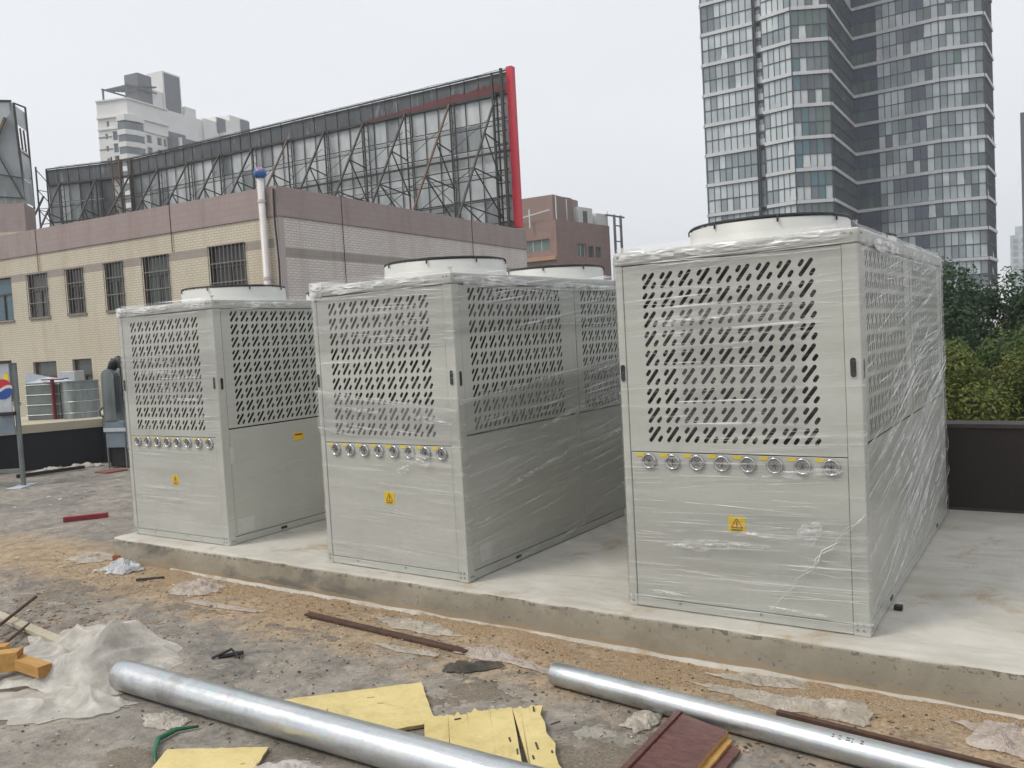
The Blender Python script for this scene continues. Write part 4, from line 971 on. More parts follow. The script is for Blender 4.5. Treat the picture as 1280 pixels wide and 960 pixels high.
mul.build('mullions', 'mullion_dark', gt, kind='stuff')
cand.sort(key=lambda c: (c[0], c[1]))
rest = MB(); mats = sorted({c[4] for c in cand}); mcache = {}
for k, (_, _, i, r_, m, p0, z, d, nr, w, h0, h1, tl) in enumerate(cand):
    q = [(0, 0, h0), (w, 0, h0), (w, 0, h1), (0, 0, h1)]
    tilt = .12 if tl < .05 else 0
    if k < 300:
        key = (i, r_, m, tilt)
        if key not in mcache:
            b = MB(); b.face([d*a-nr*0+Vector((0, 0, c))+(nr*tilt if c == h0 else Vector()) for a, _, c in q])
            b.face([d*a-nr*.05+Vector((0, 0, c)) for a, _, c in reversed(q)])
            for x_ in (0, w-.0): b.face([d*x_+Vector((0, 0, h0)), d*x_+Vector((0, 0, h1)), d*x_-nr*.05+Vector((0, 0, h1)), d*x_-nr*.05+Vector((0, 0, h0))])
            mcache[key] = b.to_mesh('pane', m)
        link('pane', mcache[key], gt, p0+Vector((0, 0, z)))
    else:
        rest.face([p0+d*a+Vector((0, 0, z+c))+(nr*tilt if c == h0 else Vector()) for a, _, c in q], mats.index(m))
rest.build('panes', mats, gt, kind='stuff')
b = MB()
for c in range(16):     # pale fins at the head of the recess
    for (A, B) in ((TP[7], TP[8]),):
        p = A+(B-A)*(c/16)+Vector((.25, 0, 0)); b.bar((p.x, p.y, zb0+13.15*ST), (p.x, p.y, zb0+14*ST), .18)
b.build('roof_fins', 'band_white', gt)
b = MB()
for s in range(8, 17):
    z = zb0+s*ST
    for k, q in enumerate((.6, 2.3)): b.box((-7.8, -2.9, z+q), (-6.9, -2.35, z+q+.75))
b.build('air_conditioner_boxes', 'band_white', gt)

# ------------------------------------------------------------------ white residential tower, far left
def dirs(a): return Vector((math.cos(a), math.sin(a), 0))
rt = thing('apartment_tower', 'white apartment tower with rooftop trellis rising above the long billboard', 'tower', (-195.6, 122.6, -9.2))
dl = Vector((-.93, -.37, 0)).normalized(); dr = Vector((-.18, .98, 0)).normalized()
HT = 66+9.2; wl, wr = 8.6, 24
nl = Vector((.37, -.93, 0)).normalized(); nr_ = Vector((.98, .18, 0)).normalized()
opl = []; opr = []
for s in range(22):
    z = HT-5.2-3.0*s-1.7
    if s: opl.append((3.2, 4.6, z, z+2.2))
    opl.append((6.0 if s else 5.4, 6.7 if s else 6.1, z+.5, z+1.8)); 
    if s: opr += [(5.6, 7.2, z+.1, z+2.0), (9.0, 10.6, z+.1, z+2.0), (11.2, 12.1, z+.1, z+2.0)]
b = MB(); b.facade((0, 0, 0), dl, nl, 0, wl, 0, HT, opl, 0, .5); b.facade((0, 0, 0), dr, nr_, 0, wr, 0, HT, opr, 0, .5)
b.facade(dl*wl, dr, dl, 0, wr, 0, HT, [], 0); b.mesh([(0, 0, HT), tuple(dl*wl+Vector((0, 0, HT))), tuple(dl*wl+dr*wr+Vector((0, 0, HT))), tuple(dr*wr+Vector((0, 0, HT)))], [(0, 1, 2, 3)])
b.build('wall', 'tower_white', rt)
for (ops, d, n_) in ((opl, dl, nl), (opr, dr, nr_)):
    for (a, c, e, g) in ops:
        if e < 36: continue
        b = MB(); b.face([d*a-n_*.45+Vector((0, 0, e)), d*c-n_*.45+Vector((0, 0, e)), d*c-n_*.45+Vector((0, 0, g)), d*a-n_*.45+Vector((0, 0, g))]); b.build('window', 'pane_dark', rt)
def obx(b, o, d, n_, x0, x1, k0, k1, z0, z1, mi=0):
    q = [o+d*x0+n_*k0, o+d*x1+n_*k0, o+d*x1+n_*k1, o+d*x0+n_*k1]; b.prism([(p.x, p.y) for p in q], z0, z1, mi)
O = Vector()
for s in range(12):                                     # rounded bays at the corner
    z = HT-8.2-3.0*s
    b = MB(); 
    cc = dl*.6-nr_*0; pts = [dl*2.6+nl*.25, dl*2.2+nl*1.1, dl*.4+nl*1.3+nr_*.5, nr_*1.3+dr*1.6, nr_*1.2+dr*3.6, dr*4.2+nr_*.2]
    b.prism([(p.x, p.y) for p in pts], z+.35, z+2.1); b.build('bay_glazing', 'pane_dark', rt)
    b = MB(); pts = [dl*2.8+nl*.25, dl*2.3+nl*1.35, dl*.4+nl*1.55+nr_*.6, nr_*1.55+dr*1.5, nr_*1.45+dr*3.8, dr*4.4+nr_*.2]
    b.prism([(p.x, p.y) for p in pts], z-.9, z+.34); b.build('bay_spandrel', 'tower_white', rt)
b = MB(); b.prism([(p.x, p.y) for p in pts], HT-5.7, HT-4.2); b.build('bay_top', 'tower_white', rt)
for (d, n_, x0, x1) in ((dl, nl, 0, wl), (dr, nr_, 0, 13)):
    for z, k in ((HT-4.4, .5), (HT-7.2, .3), (HT-.2, .4)):
        b = MB(); obx(b, O, d, n_, x0, x1, .01, k, z, z+.35); b.build('cornice', 'tower_white', rt)
for s in range(1, 10):
    b = MB(); obx(b, O, dl, nl, 4.8, wl, .01, .15, HT-6-3*s, HT-5.8-3*s); b.build('string_course', 'tower_grey', rt)
b = MB(); obx(b, O, dr, nr_, 12.5, 23, .02, 2.0, 20, HT-7); b.build('glazed_bay', 'tower_grey', rt)
b = MB()
for x in (14.2, 22.4): obx(b, O, dr, nr_, x, x+.8, 2.01, 2.6, 20, HT-7.2)
for s in range(9): obx(b, O, dr, nr_, 12.5, 23, 2.01, 2.3, HT-11-3.2*s, HT-10.8-3.2*s)
b.build('bay_frame', 'tower_white', rt)
b = MB()                                                 # trellis canopy
for k in range(9): obx(b, O, dr, nr_, 0.2+k*1.15, .7+k*1.15, -8.2, .3, HT+3.1+.22*k, HT+3.35+.22*k)
obx(b, O, dr, nr_, 0, 10, -.2, .2, HT+3.3, HT+3.6); obx(b, O, dr, nr_, 0, 10, -8.2, -7.8, HT+3.3, HT+3.6)
for k in (-8.0, 0): obx(b, O, dr, nr_, .1, .5, k-.15, k+.15, HT, HT+3.3)
b.build('trellis', 'tower_dark', rt)
for nm, x0, x1, k0, k1, z1, m in (('penthouse', 4.5, 9, -5, -.5, 7.5, 'tower_grey'), ('penthouse', 9.1, 13, -6, -1.0, 4.6, 'tower_white'), ('stair_head', 13, 19.2, -6, -.6, 10.2, 'tower_white'), ('penthouse', 20, 24, -5, -.4, 2.5, 'tower_white')):
    b = MB(); obx(b, O, dr, nr_, x0, x1, k0, k1, HT-.05, HT+z1); b.build(nm, m, rt)
b = MB(); obx(b, O, dr, nr_, 13.5, 18.8, -.59, -.5, HT-4, HT+9.8); obx(b, O, dr, nr_, 13.0, 19.0, -.3, .1, HT-7, HT-5.5); b.build('stair_glazing', 'tower_grey', rt)
# lower second block further along
rt2 = thing('apartment_tower', 'lower stepped white apartment block just right of the trellis tower', 'tower', (-203, 158, -9.2))
b = MB(); HT2 = 64+9.2
for x0, x1, k0, k1, h in ((-16, -9, -8, -.5, 2.5), (-9, -3, -10, 0, 3), (-3, 9, -10, 2.0, 0), (9, 16, -10, 3, -1.5)): obx(b, O, dr, nr_, x0, x1, k0, k1, 0, HT2+h)
b.build('wall', 'tower_white', rt2)
b = MB(); obx(b, O, dr, nr_, 4, 12, -8, -2, HT2, HT2+7); obx(b, O, dr, nr_, -4, 3, -7, 0, HT2, HT2+4.5); b.build('penthouse', 'tower_white', rt2)
b = MB(); obx(b, O, dr, nr_, 8.5, 12.1, -1.99, -1.6, HT2-2, HT2+6.6); obx(b, O, dr, nr_, -3.5, -.5, .01, .3, HT2, HT2+4.3); b.build('stair_glazing', 'tower_grey', rt2)
for s in range(10):
    for x in (-13, -8, -5, 1, 4, 6.6, 11, 13.6):
        z = HT2-4.5-3*s; kk = {-13: -.49, -8: .01, -5: .01, 11: 3.01, 13.6: 3.01}.get(x, 2.01)
        b = MB(); obx(b, O, dr, nr_, x, x+1.5, kk, kk+.08, z, z+1.8); b.build('window', 'pane_grey', rt2)

# ------------------------------------------------------------------ brick hotel behind billboard
hb = thing('brick_building', 'brown brick building with green windows between the billboard and the right unit', 'building', (-56.4, 91.6, -9.2))
KL = Vector((-61.6, 91.6-.3, 0))-Vector((-56.4, 91.6, 0)); dL = KL.normalized(); dR = Vector((1.1, 12.6, 0)).normalized()
nLb = Vector((dL.y, -dL.x, 0)); nLb = nLb if nLb.y < 0 else -nLb; nRb = Vector((dR.y, -dR.x, 0)); nRb = nRb if nRb.x > 0 else -nRb
HB = 16.6+9.2
wl_ops = [(1.0, 7.5, HB-3.9-3.35*k*1.0, HB-2.4-3.35*k) for k in range(5)]
wr_ops = [(4.8, 6.9, HB-4.6, HB-2.9), (7.4, 8.7, HB-4.6, HB-3.1), (9.2, 10.6, HB-4.6, HB-3.1), (8.4, 10.2, HB-9.3, HB-7.6)]
b = MB(); b.facade((0, 0, 0), dL, nLb, 0, 14, 0, HB, wl_ops, 0, .4); b.facade((0, 0, 0), dR, nRb, 0, 13, 0, HB, wr_ops, 0, .4)
b.mesh([(0, 0, HB), tuple(dL*14+Vector((0, 0, HB))), tuple(dL*14+dR*13+Vector((0, 0, HB))), tuple(dR*13+Vector((0, 0, HB)))], [(0, 1, 2, 3)], 1); b.build('wall', ['far_brick', 'roof_grey'], hb)
for ops, d, n_ in ((wl_ops, dL, nLb), (wr_ops, dR, nRb)):
    for k, (a, c, e, g) in enumerate(ops):
        b = MB(); b.face([d*a-n_*.35+Vector((0, 0, e)), d*c-n_*.35+Vector((0, 0, e)), d*c-n_*.35+Vector((0, 0, g)), d*a-n_*.35+Vector((0, 0, g))])
        w = b.build('window', 'pane_green' if k % 2 == 0 else 'pane_navy', hb)
        b = MB()
        nn = max(2, int((c-a)/1.3))
        for j in range(nn+1): p = d*(a+(c-a)*j/nn)-n_*.3; b.bar((p.x, p.y, e), (p.x, p.y, g), .09)
        b.build('window_frame', 'band_white' if k == 0 else 'mullion_dark', w)
b = MB(); obx(b, O, dL, nLb, .8, 9, .02, .3, HB-7.6, HB-6.2); b.build('purple_fascia', 'purple_sign', hb)
b = MB(); obx(b, O, dL, nLb, .5, 9, .02, .25, HB-13, HB-7.7); b.build('tan_panel', 'tan_panel', hb)
b = MB(); obx(b, O, dR, nRb, .5, 2.2, .02, .25, HB-13, HB-7.7); obx(b, O, dL, nLb, 0.0, 9, .02, .5, HB-5.2, HB-4.7); b.build('orange_panel', 'tan_panel', hb)
b = MB(); obx(b, O, dR, nRb, 2.6, 6.6, .05, .3, HB-8.4, HB-7.2); b.build('white_sign', 'band_white', hb)
b = MB(); obx(b, O, dL, nLb, .5, 14, -8, -.6, HB-.05, HB+3.3); obx(b, O, dR, nRb, .4, 4.8, -5, -.6, HB-.05, HB+3.2); b.build('penthouse', 'far_brick', hb)
b = MB(); obx(b, O, dR, nRb, 6.2, 9.6, -4, -.5, HB-.05, HB+2.2); obx(b, O, dR, nRb, 10.2, 12.8, -4, -.2, HB-.05, HB+1.6); b.build('roof_hut', 'tower_white', hb)
b = MB(); obx(b, O, dR, nRb, 7.2, 8.2, -.49, -.44, HB, HB+1.7); b.build('hut_door', 'tower_dark', hb)
b = MB()
for x, h in ((.3, 3), (2.7, 2.8), (5.2, 2.0), (12.6, 2)): b.bar(tuple(dR*x+Vector((0, 0, HB))), tuple(dR*x+Vector((0, 0, HB+h))), .12)
b.bar(tuple(dL*8+nLb*.5+Vector((0, 0, HB+.2))), tuple(dL*.5+nLb*.5+Vector((0, 0, HB+1.2))), .15); b.bar(tuple(dL*3.5+nLb*.5+Vector((0, 0, HB-.8))), tuple(dL*3.5+nLb*.5+Vector((0, 0, HB+1.6))), .18)
b.build('white_mast', 'band_white', hb)
b = MB()
for x in (13.3, 15.0): b.bar(tuple(dR*x+nRb*.7+Vector((0, 0, 4))), tuple(dR*x+nRb*.7+Vector((0, 0, HB+1.5))), .28)
for k in range(8): b.bar(tuple(dR*13.3+nRb*.7+Vector((0, 0, HB-k*2.2))), tuple(dR*15.0+nRb*.7+Vector((0, 0, HB-k*2.2))), .15)
b.bar(tuple(dR*12.2+Vector((0, 0, HB+1.5))), tuple(dR*16+nRb*.7+Vector((0, 0, HB+1.3))), .2); b.build('service_ladder', 'tower_grey', hb)

# ------------------------------------------------------------------ far right: pale tower and dark slab edge
ft = thing('distant_tower', 'pale hazy stepped tower far off at the right edge above the trees', 'tower', (-27.7, 462, -9.2))
b = MB(); b.box((0, 0, 0), (22, 14, 46)); b.box((2, 1, 46), (20, 13, 50)); b.box((5, 2, 50), (16, 12, 54)); b.build('wall', 'pane_pale', ft)
for c in range(6):
    for s in range(13):
        b = MB(); b.box((1.2+c*3.4, -.12, 5+s*3.1), (3.2+c*3.4, -.02, 7+s*3.1)); b.build('window', 'pane_mid', ft)
dt = thing('dark_tower', 'dark office tower edge just entering at the right side of the picture', 'tower', (-3.4, 66, -9.2))
b = MB(); b.box((0, 0, 0), (10, 10, 24.5)); b.build('wall', 'tower_grey', dt)
b = MB()
for s in range(7): b.box((.4, -.08, 2+s*3.2), (9.5, -.02, 3.9+s*3.2))
b.build('window_band', 'window_dark', dt)
lowb = thing('low_building', 'low white building half hidden behind the trees at right', 'building', (-6.5, 60, -9.2))
b = MB(); b.box((0, 0, 0), (26, 8, 11.2)); b.build('wall', 'tower_white', lowb)
for c in range(9):
    b = MB(); b.box((1+c*2.7, -.06, 7.6), (2.6+c*2.7, -.01, 9.6)); b.build('window', 'window_grey', lowb)

# ------------------------------------------------------------------ trees
def tree(x, y, top, cr, ch, label, mat, seed, nleaf, leaf, group='trees beyond the right parapet'):
    root = thing('leafy_tree', label, 'tree', (x, y, -9.2), 0, group); rnd = random.Random(seed); H = top+9.2
    b = MB(); b.tube([(0, 0, 0), (.1, .05, H*.3), (.05, -.1, H*.6), (0, 0, H*.85)], .2, 8, 0, True, [.28, .22, .14, .05])
    tips = []
    for k in range(11):
        a = rnd.uniform(0, 6.28); z0 = H*rnd.uniform(.3, .7); r = cr*rnd.uniform(.5, .9); z1 = min(H*.95, z0+rnd.uniform(.5, 2.5))
        b.tube([(0, 0, z0), (r*.5*math.cos(a), r*.5*math.sin(a), (z0+z1)/2+.3), (r*math.cos(a), r*math.sin(a), z1)], .1, 6, 0, True, [.1, .06, .02])
    b.build('trunk', 'bark', root, True)
    cl = []
    for k in range(34):
        a = rnd.uniform(0, 6.28); q = rnd.random()**.5; zz = rnd.random(); rr_ = cr*q*(1-.55*zz**2.5)
        cl.append((rr_*math.cos(a), rr_*math.sin(a), H-ch+ch*zz*.93, rnd.uniform(.45, 1.0)*cr*.34))
    b = MB()
    for k in range(nleaf):
        cx, cy, cz, cs = rnd.choice(cl); v = Vector((rnd.gauss(0, 1), rnd.gauss(0, 1), rnd.gauss(0, 1))).normalized()*cs*rnd.uniform(.55, 1.08)
        p = Vector((cx, cy, cz))+v; p.z -= abs(v.x)*.1
        n_ = (v.normalized()+Vector((rnd.gauss(0, .5), rnd.gauss(0, .5), rnd.gauss(.3, .5)))).normalized(); t1 = n_.cross(Vector((rnd.gauss(0, 1), rnd.gauss(0, 1), rnd.gauss(0, 1)))).normalized(); t2 = n_.cross(t1)
        s = leaf*rnd.uniform(.6, 1.3)
        b.face([p-t1*s, p+t2*s*.45, p+t1*s+n_*s*.15, p-t2*s*.45])
    b.build('crown', mat, root)
tree(-4.3, 22.5, 2.7, 3.3, 5.6, 'tall dark green tree directly beside the right unit', 'leaf_dark', 1, 34000, .075)
tree(-2.4, 26, 2.6, 2.9, 5.0, 'dark green tree crown under the glass tower corner', 'leaf_dark', 2, 30000, .075)
tree(-.2, 19.5, 2.0, 1.9, 3.6, 'mid green tree at the right edge of the picture', 'leaf_mid', 3, 24000, .06)
tree(-2.6, 14.2, .75, 1.9, 3.4, 'yellow green leafy tree just over the parapet beside the right unit', 'leaf_yellow', 4, 34000, .045)
tree(-.5, 14.8, .95, 1.8, 3.2, 'yellow green leafy tree just over the parapet at the right edge', 'leaf_yellow', 5, 34000, .045)
tree(-4.6, 17.5, .9, 2.2, 3.6, 'olive green tree mostly hidden behind the right unit', 'leaf_mid', 6, 15000, .07)
tree(2.2, 20, 2.2, 2.6, 4.6, 'green tree outside the right edge behind the parapet', 'leaf_mid', 7, 9000, .1)
tree(-1.6, 17.2, 1.0, 2.0, 3.2, 'light green tree between yellow shrubs and dark trees', 'leaf_mid', 8, 24000, .055)

t = NT('air_haze'); pv = t.n('ShaderNodeVolumePrincipled'); pv.inputs['Color'].default_value = (.93, .95, .97, 1); pv.inputs['Density'].default_value = .0008; pv.inputs['Anisotropy'].default_value = .2
t.l(pv.outputs[0], t.out.inputs['Volume']); M['air_haze'] = t.m
b = MB(); b.box((-910, -910, -10.6), (910, 910, 92)); b.build('haze', 'air_haze', kind='stuff')
# ------------------------------------------------------------------ left edge equipment
sg = thing('sign_stand', 'grey signboard with red and blue round logo on a metal post at the left edge', 'sign', (-12.83, 1.88, GZ), 0)
sg.rotation_euler.z = math.atan2(.16, .23)
b = MB(); b.tube([(0, 0, 0), (0, 0, 1.78)], .035, 10); b.tube([(-2.2, 0, 0), (-2.2, 0, 1.78)], .035, 10); b.bar((-2.2, 0, .22), (0, 0, .24), .05); b.build('post', 'dull_grey_metal', sg, smooth=False)
for x in (0, -2.2):
    b = MB(); b.bbox((x-.1, -.26, -.003), (x+.1, .2, .018), .004); b.build('foot_plate', 'sign_white', sg)
b = MB(); b.bbox((-2.2, -.06, 1.09), (-.04, -.04, 1.80), .003); pn = b.build('sign_panel', 'sign_white', sg)
b = MB(); b.bbox((-2.22, -.08, 1.80), (-.02, .0, 1.84), .004); b.build('top_rail', 'rust', sg)
b = MB(); b.bbox((-2.2, -.05, .78), (-.03, -.03, 1.07), .003); b.build('lower_panel', 'sign_grey', sg)
b = MB(); b.bbox((-.22, -.1, 1.05), (-.0, -.02, 1.10), .003); b.build('clamp', 'black_plastic', sg)
b = MB()   # round logo: red wave over white over blue
def disc_part(b, cx, cz, r, f, mi, y=-.0645, n=28):
    up_, dn = [], []
    for i in range(n+1):
        x = -r+2*r*i/n; hgt = math.sqrt(max(0, r*r-x*x)); lo_, hi_ = f(x/r); lo_ = max(-hgt, lo_*r); hi_ = min(hgt, hi_*r)
        if hi_ < lo_: hi_ = lo_
        up_.append((cx+x, hi_+cz)); dn.append((cx+x, lo_+cz))
    for i in range(n): b.face([(dn[i][0], y, dn[i][1]), (dn[i+1][0], y, dn[i+1][1]), (up_[i+1][0], y, up_[i+1][1]), (up_[i][0], y, up_[i][1])], mi)
wv = lambda x: .22*math.sin(x*2.6)
disc_part(b, -.15, 1.43, .145, lambda x: (wv(x)+.18, 1), 0); disc_part(b, -.15, 1.43, .145, lambda x: (-1, wv(x)-.12), 1); disc_part(b, -.15, 1.43, .145, lambda x: (wv(x)-.12, wv(x)+.18), 2)
for k in range(14):
    x0, x1 = -1.5+k*.085, -1.5+(k+1)*.085; g = lambda x: 1.50+.04*math.sin(x*5)
    b.face([(x0, -.0642, g(x0)-.03), (x1, -.0642, g(x1)-.03), (x1, -.0642, g(x1)+.055), (x0, -.0642, g(x0)+.055)], 0)
b.build('round_logo', ['sign_red', 'sign_blue', 'white_pvc'], pn)
b = MB(); b.box((-.12, -.063, 1.56), (-.055, -.0605, 1.65)); b.build('yellow_sticker', 'yellow_label', pn)
# ribbed sheet duct on the ledge
dc = thing('ribbed_duct', 'dull galvanised duct with four bright seams lying on the ledge at left', 'duct', (-15.72, 3.45, .56), math.atan2(.83, -.5)-math.pi/2+.9)
dc.rotation_euler.z = R(32)
b = MB(); b.bbox((0, 0, 0), (.62, .55, .66), .01); b.build('casing', 'dull_grey_metal', dc)
for k in range(4):
    b = MB(); b.bbox((-.01, -.012, .08+k*.18), (.63, .56, .092+k*.18), .002); b.build('seam', 'galvanised', dc)
b = MB(); b.mesh([(0, 0, .661), (.62, 0, .661), (.62, .55, .661), (0, .55, .661), (.0, .1, .86), (.25, .3, .76)], [(0, 1, 5, 4), (1, 2, 5), (2, 3, 4, 5), (3, 0, 4)]); b.build('sloping_top', 'sign_white', dc)
b = MB(); b.bbox((-15.27, 3.66, .56), (-15.215, 3.71, 1.27), .004); b.bbox((-15.5, 3.62, 1.262), (-14.8, 3.67, 1.285), .004); b.build('red_prop', 'dark_red', label='dark red post and rail between the two ducts on the ledge', category='post')
rd = thing('round_duct', 'wide round galvanised duct standing on the ledge right of the red post', 'duct', (-15.02, 4.05, .56))
b = MB(); n = 28; prof = [(.31, 0), (.31, .64), (.325, .645), (.325, .66), (.30, .66), (.30, .05)]
b.mesh([(r*math.cos(2*math.pi*i/n), r*math.sin(2*math.pi*i/n), z) for r, z in prof for i in range(n)], [(j*n+i, j*n+(i+1) % n, (j+1)*n+(i+1) % n, (j+1)*n+i) for j in range(5) for i in range(n)]); b.build('barrel', 'duct_steel', rd, angle=40)
b = MB()
for k in range(3): b.torus((0, 0, .1+k*.2), .312, .006, 28, 5)
b.build('swage', 'galvanised', rd, smooth=True)
vt = thing('steel_cabinet', 'upright rounded grey metal cabinet on thin legs at the left wall beside the left unit', 'cabinet', (-13.25, 3.42, GZ), R(20))
b = MB(); n = 10
poly = [(.12-.12*math.cos(math.pi*k/n), .10*math.sin(math.pi*k/n)) for k in range(n+1)]
prf = [(0.0, .78), (0.0, 1.50)]+[(.12-.12*math.cos(math.pi*k/8), 1.50+.12*math.sin(math.pi*k/8)) for k in range(9)]+[(.24, .78)]
m_ = len(prf); b.mesh([(p[0], 0, p[1]) for p in prf]+[(p[0], .3, p[1]) for p in prf], [tuple(range(m_)), tuple(reversed(range(m_, 2*m_)))]+[(i, i+m_, (i+1) % m_+m_, (i+1) % m_) for i in range(m_)]); b.build('body', 'duct_steel', vt)
b = MB(); b.bbox((.0, .01, .34), (.36, .28, .775), .006); b.build('base_box', 'sign_grey', vt)
b = MB(); b.bbox((-.02, -.01, .60), (.40, .0, .66), .003); b.build('strap', 'sign_white', vt)
for x in (.01, .35):
    for y in (.03, .27): b = MB(); b.bar((x, y, 0), (x, y, .34), .022); b.build('leg', 'dull_grey_metal', vt)
b = MB(); b.box((.02, .06, .02), (.34, .26, .33)); b.build('dark_box', 'black_plastic', vt)
b = MB(); b.tube([(.10, .15, 1.60), (.14, .15, 1.70), (.24, .15, 1.76), (.33, .15, 1.68), (.36, .15, 1.45), (.36, .15, 1.1), (.37, .15, .9)], .075, 12); b.build('rubber_hose', 'black_plastic', vt, True)
b = MB(); b.tube([(.0, .1, 1.12), (-.06, .1, 1.02), (-.13, .08, .94), (-.12, .08, .86), (0, .08, .84)], .012, 8); b.build('wire_handle', 'black_plastic', vt, True)
b = MB(); b.bbox((-.12, .1, .62), (-.005, .25, .86), .01); b.build('side_box', 'dull_grey_metal', vt)

# ------------------------------------------------------------------ loose material in front of the plinth
def pt(x, y, z=0): return Vector((x, y, GZ+z))
# galvanised pipes
def pipe(label, p, q, r):
    root = thing('steel_pipe', label, 'pipe', tuple(p), 0, 'galvanised steel pipes on the ground')
    d = q-p; Ln = d.length; root.rotation_euler = d.to_track_quat('X', 'Z').to_euler()
    b = MB(); n = 56; prof = [(0, r-.004), (.001, r-.0015), (.004, r)]+[(Ln*k/40, r) for k in range(1, 41)]
    ins = [(Ln, r-.005), (0, r-.005), (0, r-.004)]
    prof = prof+ins
    b.mesh([(x, rr_*math.cos(2*math.pi*i/n), rr_*math.sin(2*math.pi*i/n)) for x, rr_ in prof for i in range(n)], [(j*n+i, (j+1)*n+i, (j+1)*n+(i+1) % n, j*n+(i+1) % n) for j in range(len(prof)-1) for i in range(n)])
    b.build('tube', 'galvanised', root, angle=40)
    b = MB(); b.box((.25, -.0015, r-.002), (Ln-.1, .0015, r+.0006)); o = b.build('weld_seam', 'galvanised', root); o.rotation_euler.x = R(28)
    return root
def stencil(root, r, xs, a0):
    for k, x in enumerate(xs):
        b = MB()
        for q in range(3): a = a0+q*.11*(1+.3*(k % 2)); b.box((x+.003*(q % 2), -.0022, r-.001), (x+.008+.004*(k % 3), .0022, r+.0004), 0, Matrix.Rotation(a, 4, 'X'))
        b.build('stencil_mark', 'chips_dark', root)
p1_ = pipe('thick galvanised pipe lying across the lower left of the picture', Vector((-4.30, -1.83, GZ+.082)), Vector((.6, -1.71, GZ+.082)), .08)
p2_ = pipe('thinner bright galvanised pipe lying along the plinth at lower right', Vector((-2.25, -.75, GZ+.059)), Vector((2.2, -1.16, GZ+.059)), .057)
stencil(p2_, .057, [1.40, 1.425, 1.455, 1.475, 1.51], .35)
b = MB(); b.bar(pt(-1.15, -.66, .03), pt(1.6, -.96, .03), .03, .05); b.build('steel_angle', 'rust', label='dark steel bar lying behind the thinner bright pipe', category='metal bar')
b = MB(); b.bar(pt(-4.30, -.52, .016), pt(-2.92, -.60, .012), .055, .012); b.build('rusty_flat_bar', 'rust', label='long rusty brown flat bar lying on the sawdust before the middle unit', category='metal bar')
# yellow boards: each board cut from planks with ragged ends
def board(name, label, poly, th, z, tilt, mat='yellow_board', edge='board_edge', group=None, rag=.012, seed=0, strips=0, cat='board'):
    rnd = random.Random(seed); out = []
    n = len(poly)
    for i in range(n):
        a, c = Vector(poly[i]), Vector(poly[(i+1) % n]); k = max(2, int((c-a).length/.03)); nn = Vector((-(c-a).y, (c-a).x)).normalized()
        for j in range(k): p = a+(c-a)*(j/k); out.append(p+(nn*rnd.uniform(-rag, rag) if j else Vector((0, 0))))
    root = thing(name, label, cat, (0, 0, 0), 0, group)
    m = len(out); cx = sum(p.x for p in out)/m; cy = sum(p.y for p in out)/m
    hz = lambda p: GZ+z+tilt[0]*(p.x-cx)+tilt[1]*(p.y-cy)
    b = MB(); b.mesh([(p.x, p.y, hz(p)) for p in out]+[(p.x, p.y, hz(p)+th) for p in out], [tuple(reversed(range(m))), tuple(range(m, 2*m))], 0)
    b.mesh([(p.x, p.y, hz(p)) for p in out]+[(p.x, p.y, hz(p)+th) for p in out], [(i, (i+1) % m, (i+1) % m+m, i+m) for i in range(m)], 1); b.build('sheet', [mat, edge], root)
    if strips:
        b = MB()
        for k in range(strips):
            p = Vector((cx+rnd.uniform(-.2, .25), cy+rnd.uniform(-.2, .15))); a = rnd.choice([2.2, .65])+rnd.gauss(0, .1); q = p+Vector((math.cos(a), math.sin(a)))*rnd.uniform(.01, .05)
            b.bar((p.x, p.y, hz(p)+th+.0005), (q.x, q.y, hz(q)+th+.0005), .006, .003)
        b.build('gouge', 'board_edge', root, kind='stuff')
    return root
g = 'pale yellow boards under and beside the thick pipe'
board('yellow_board', 'pale yellow board with clean straight edges lying behind the thick pipe', [(-3.35, -1.55), (-2.86, -1.07), (-2.50, -1.40), (-2.75, -1.68), (-3.1, -1.75)], .016, .006, (0, 0), seed=1, rag=.003, strips=3, group=g)
pb = thing('yellow_board', 'splintered yellow board of several planks with ragged notched ends right of centre', 'board', (0, 0, 0), 0, g)
rnd = random.Random(22); A_, C_, D_, F_ = Vector((-2.56, -1.41)), Vector((-2.15, -1.03)), Vector((-1.72, -1.55)), Vector((-2.16, -1.90))
cuts = [0, .2, .36, .55, .74, .88, 1]
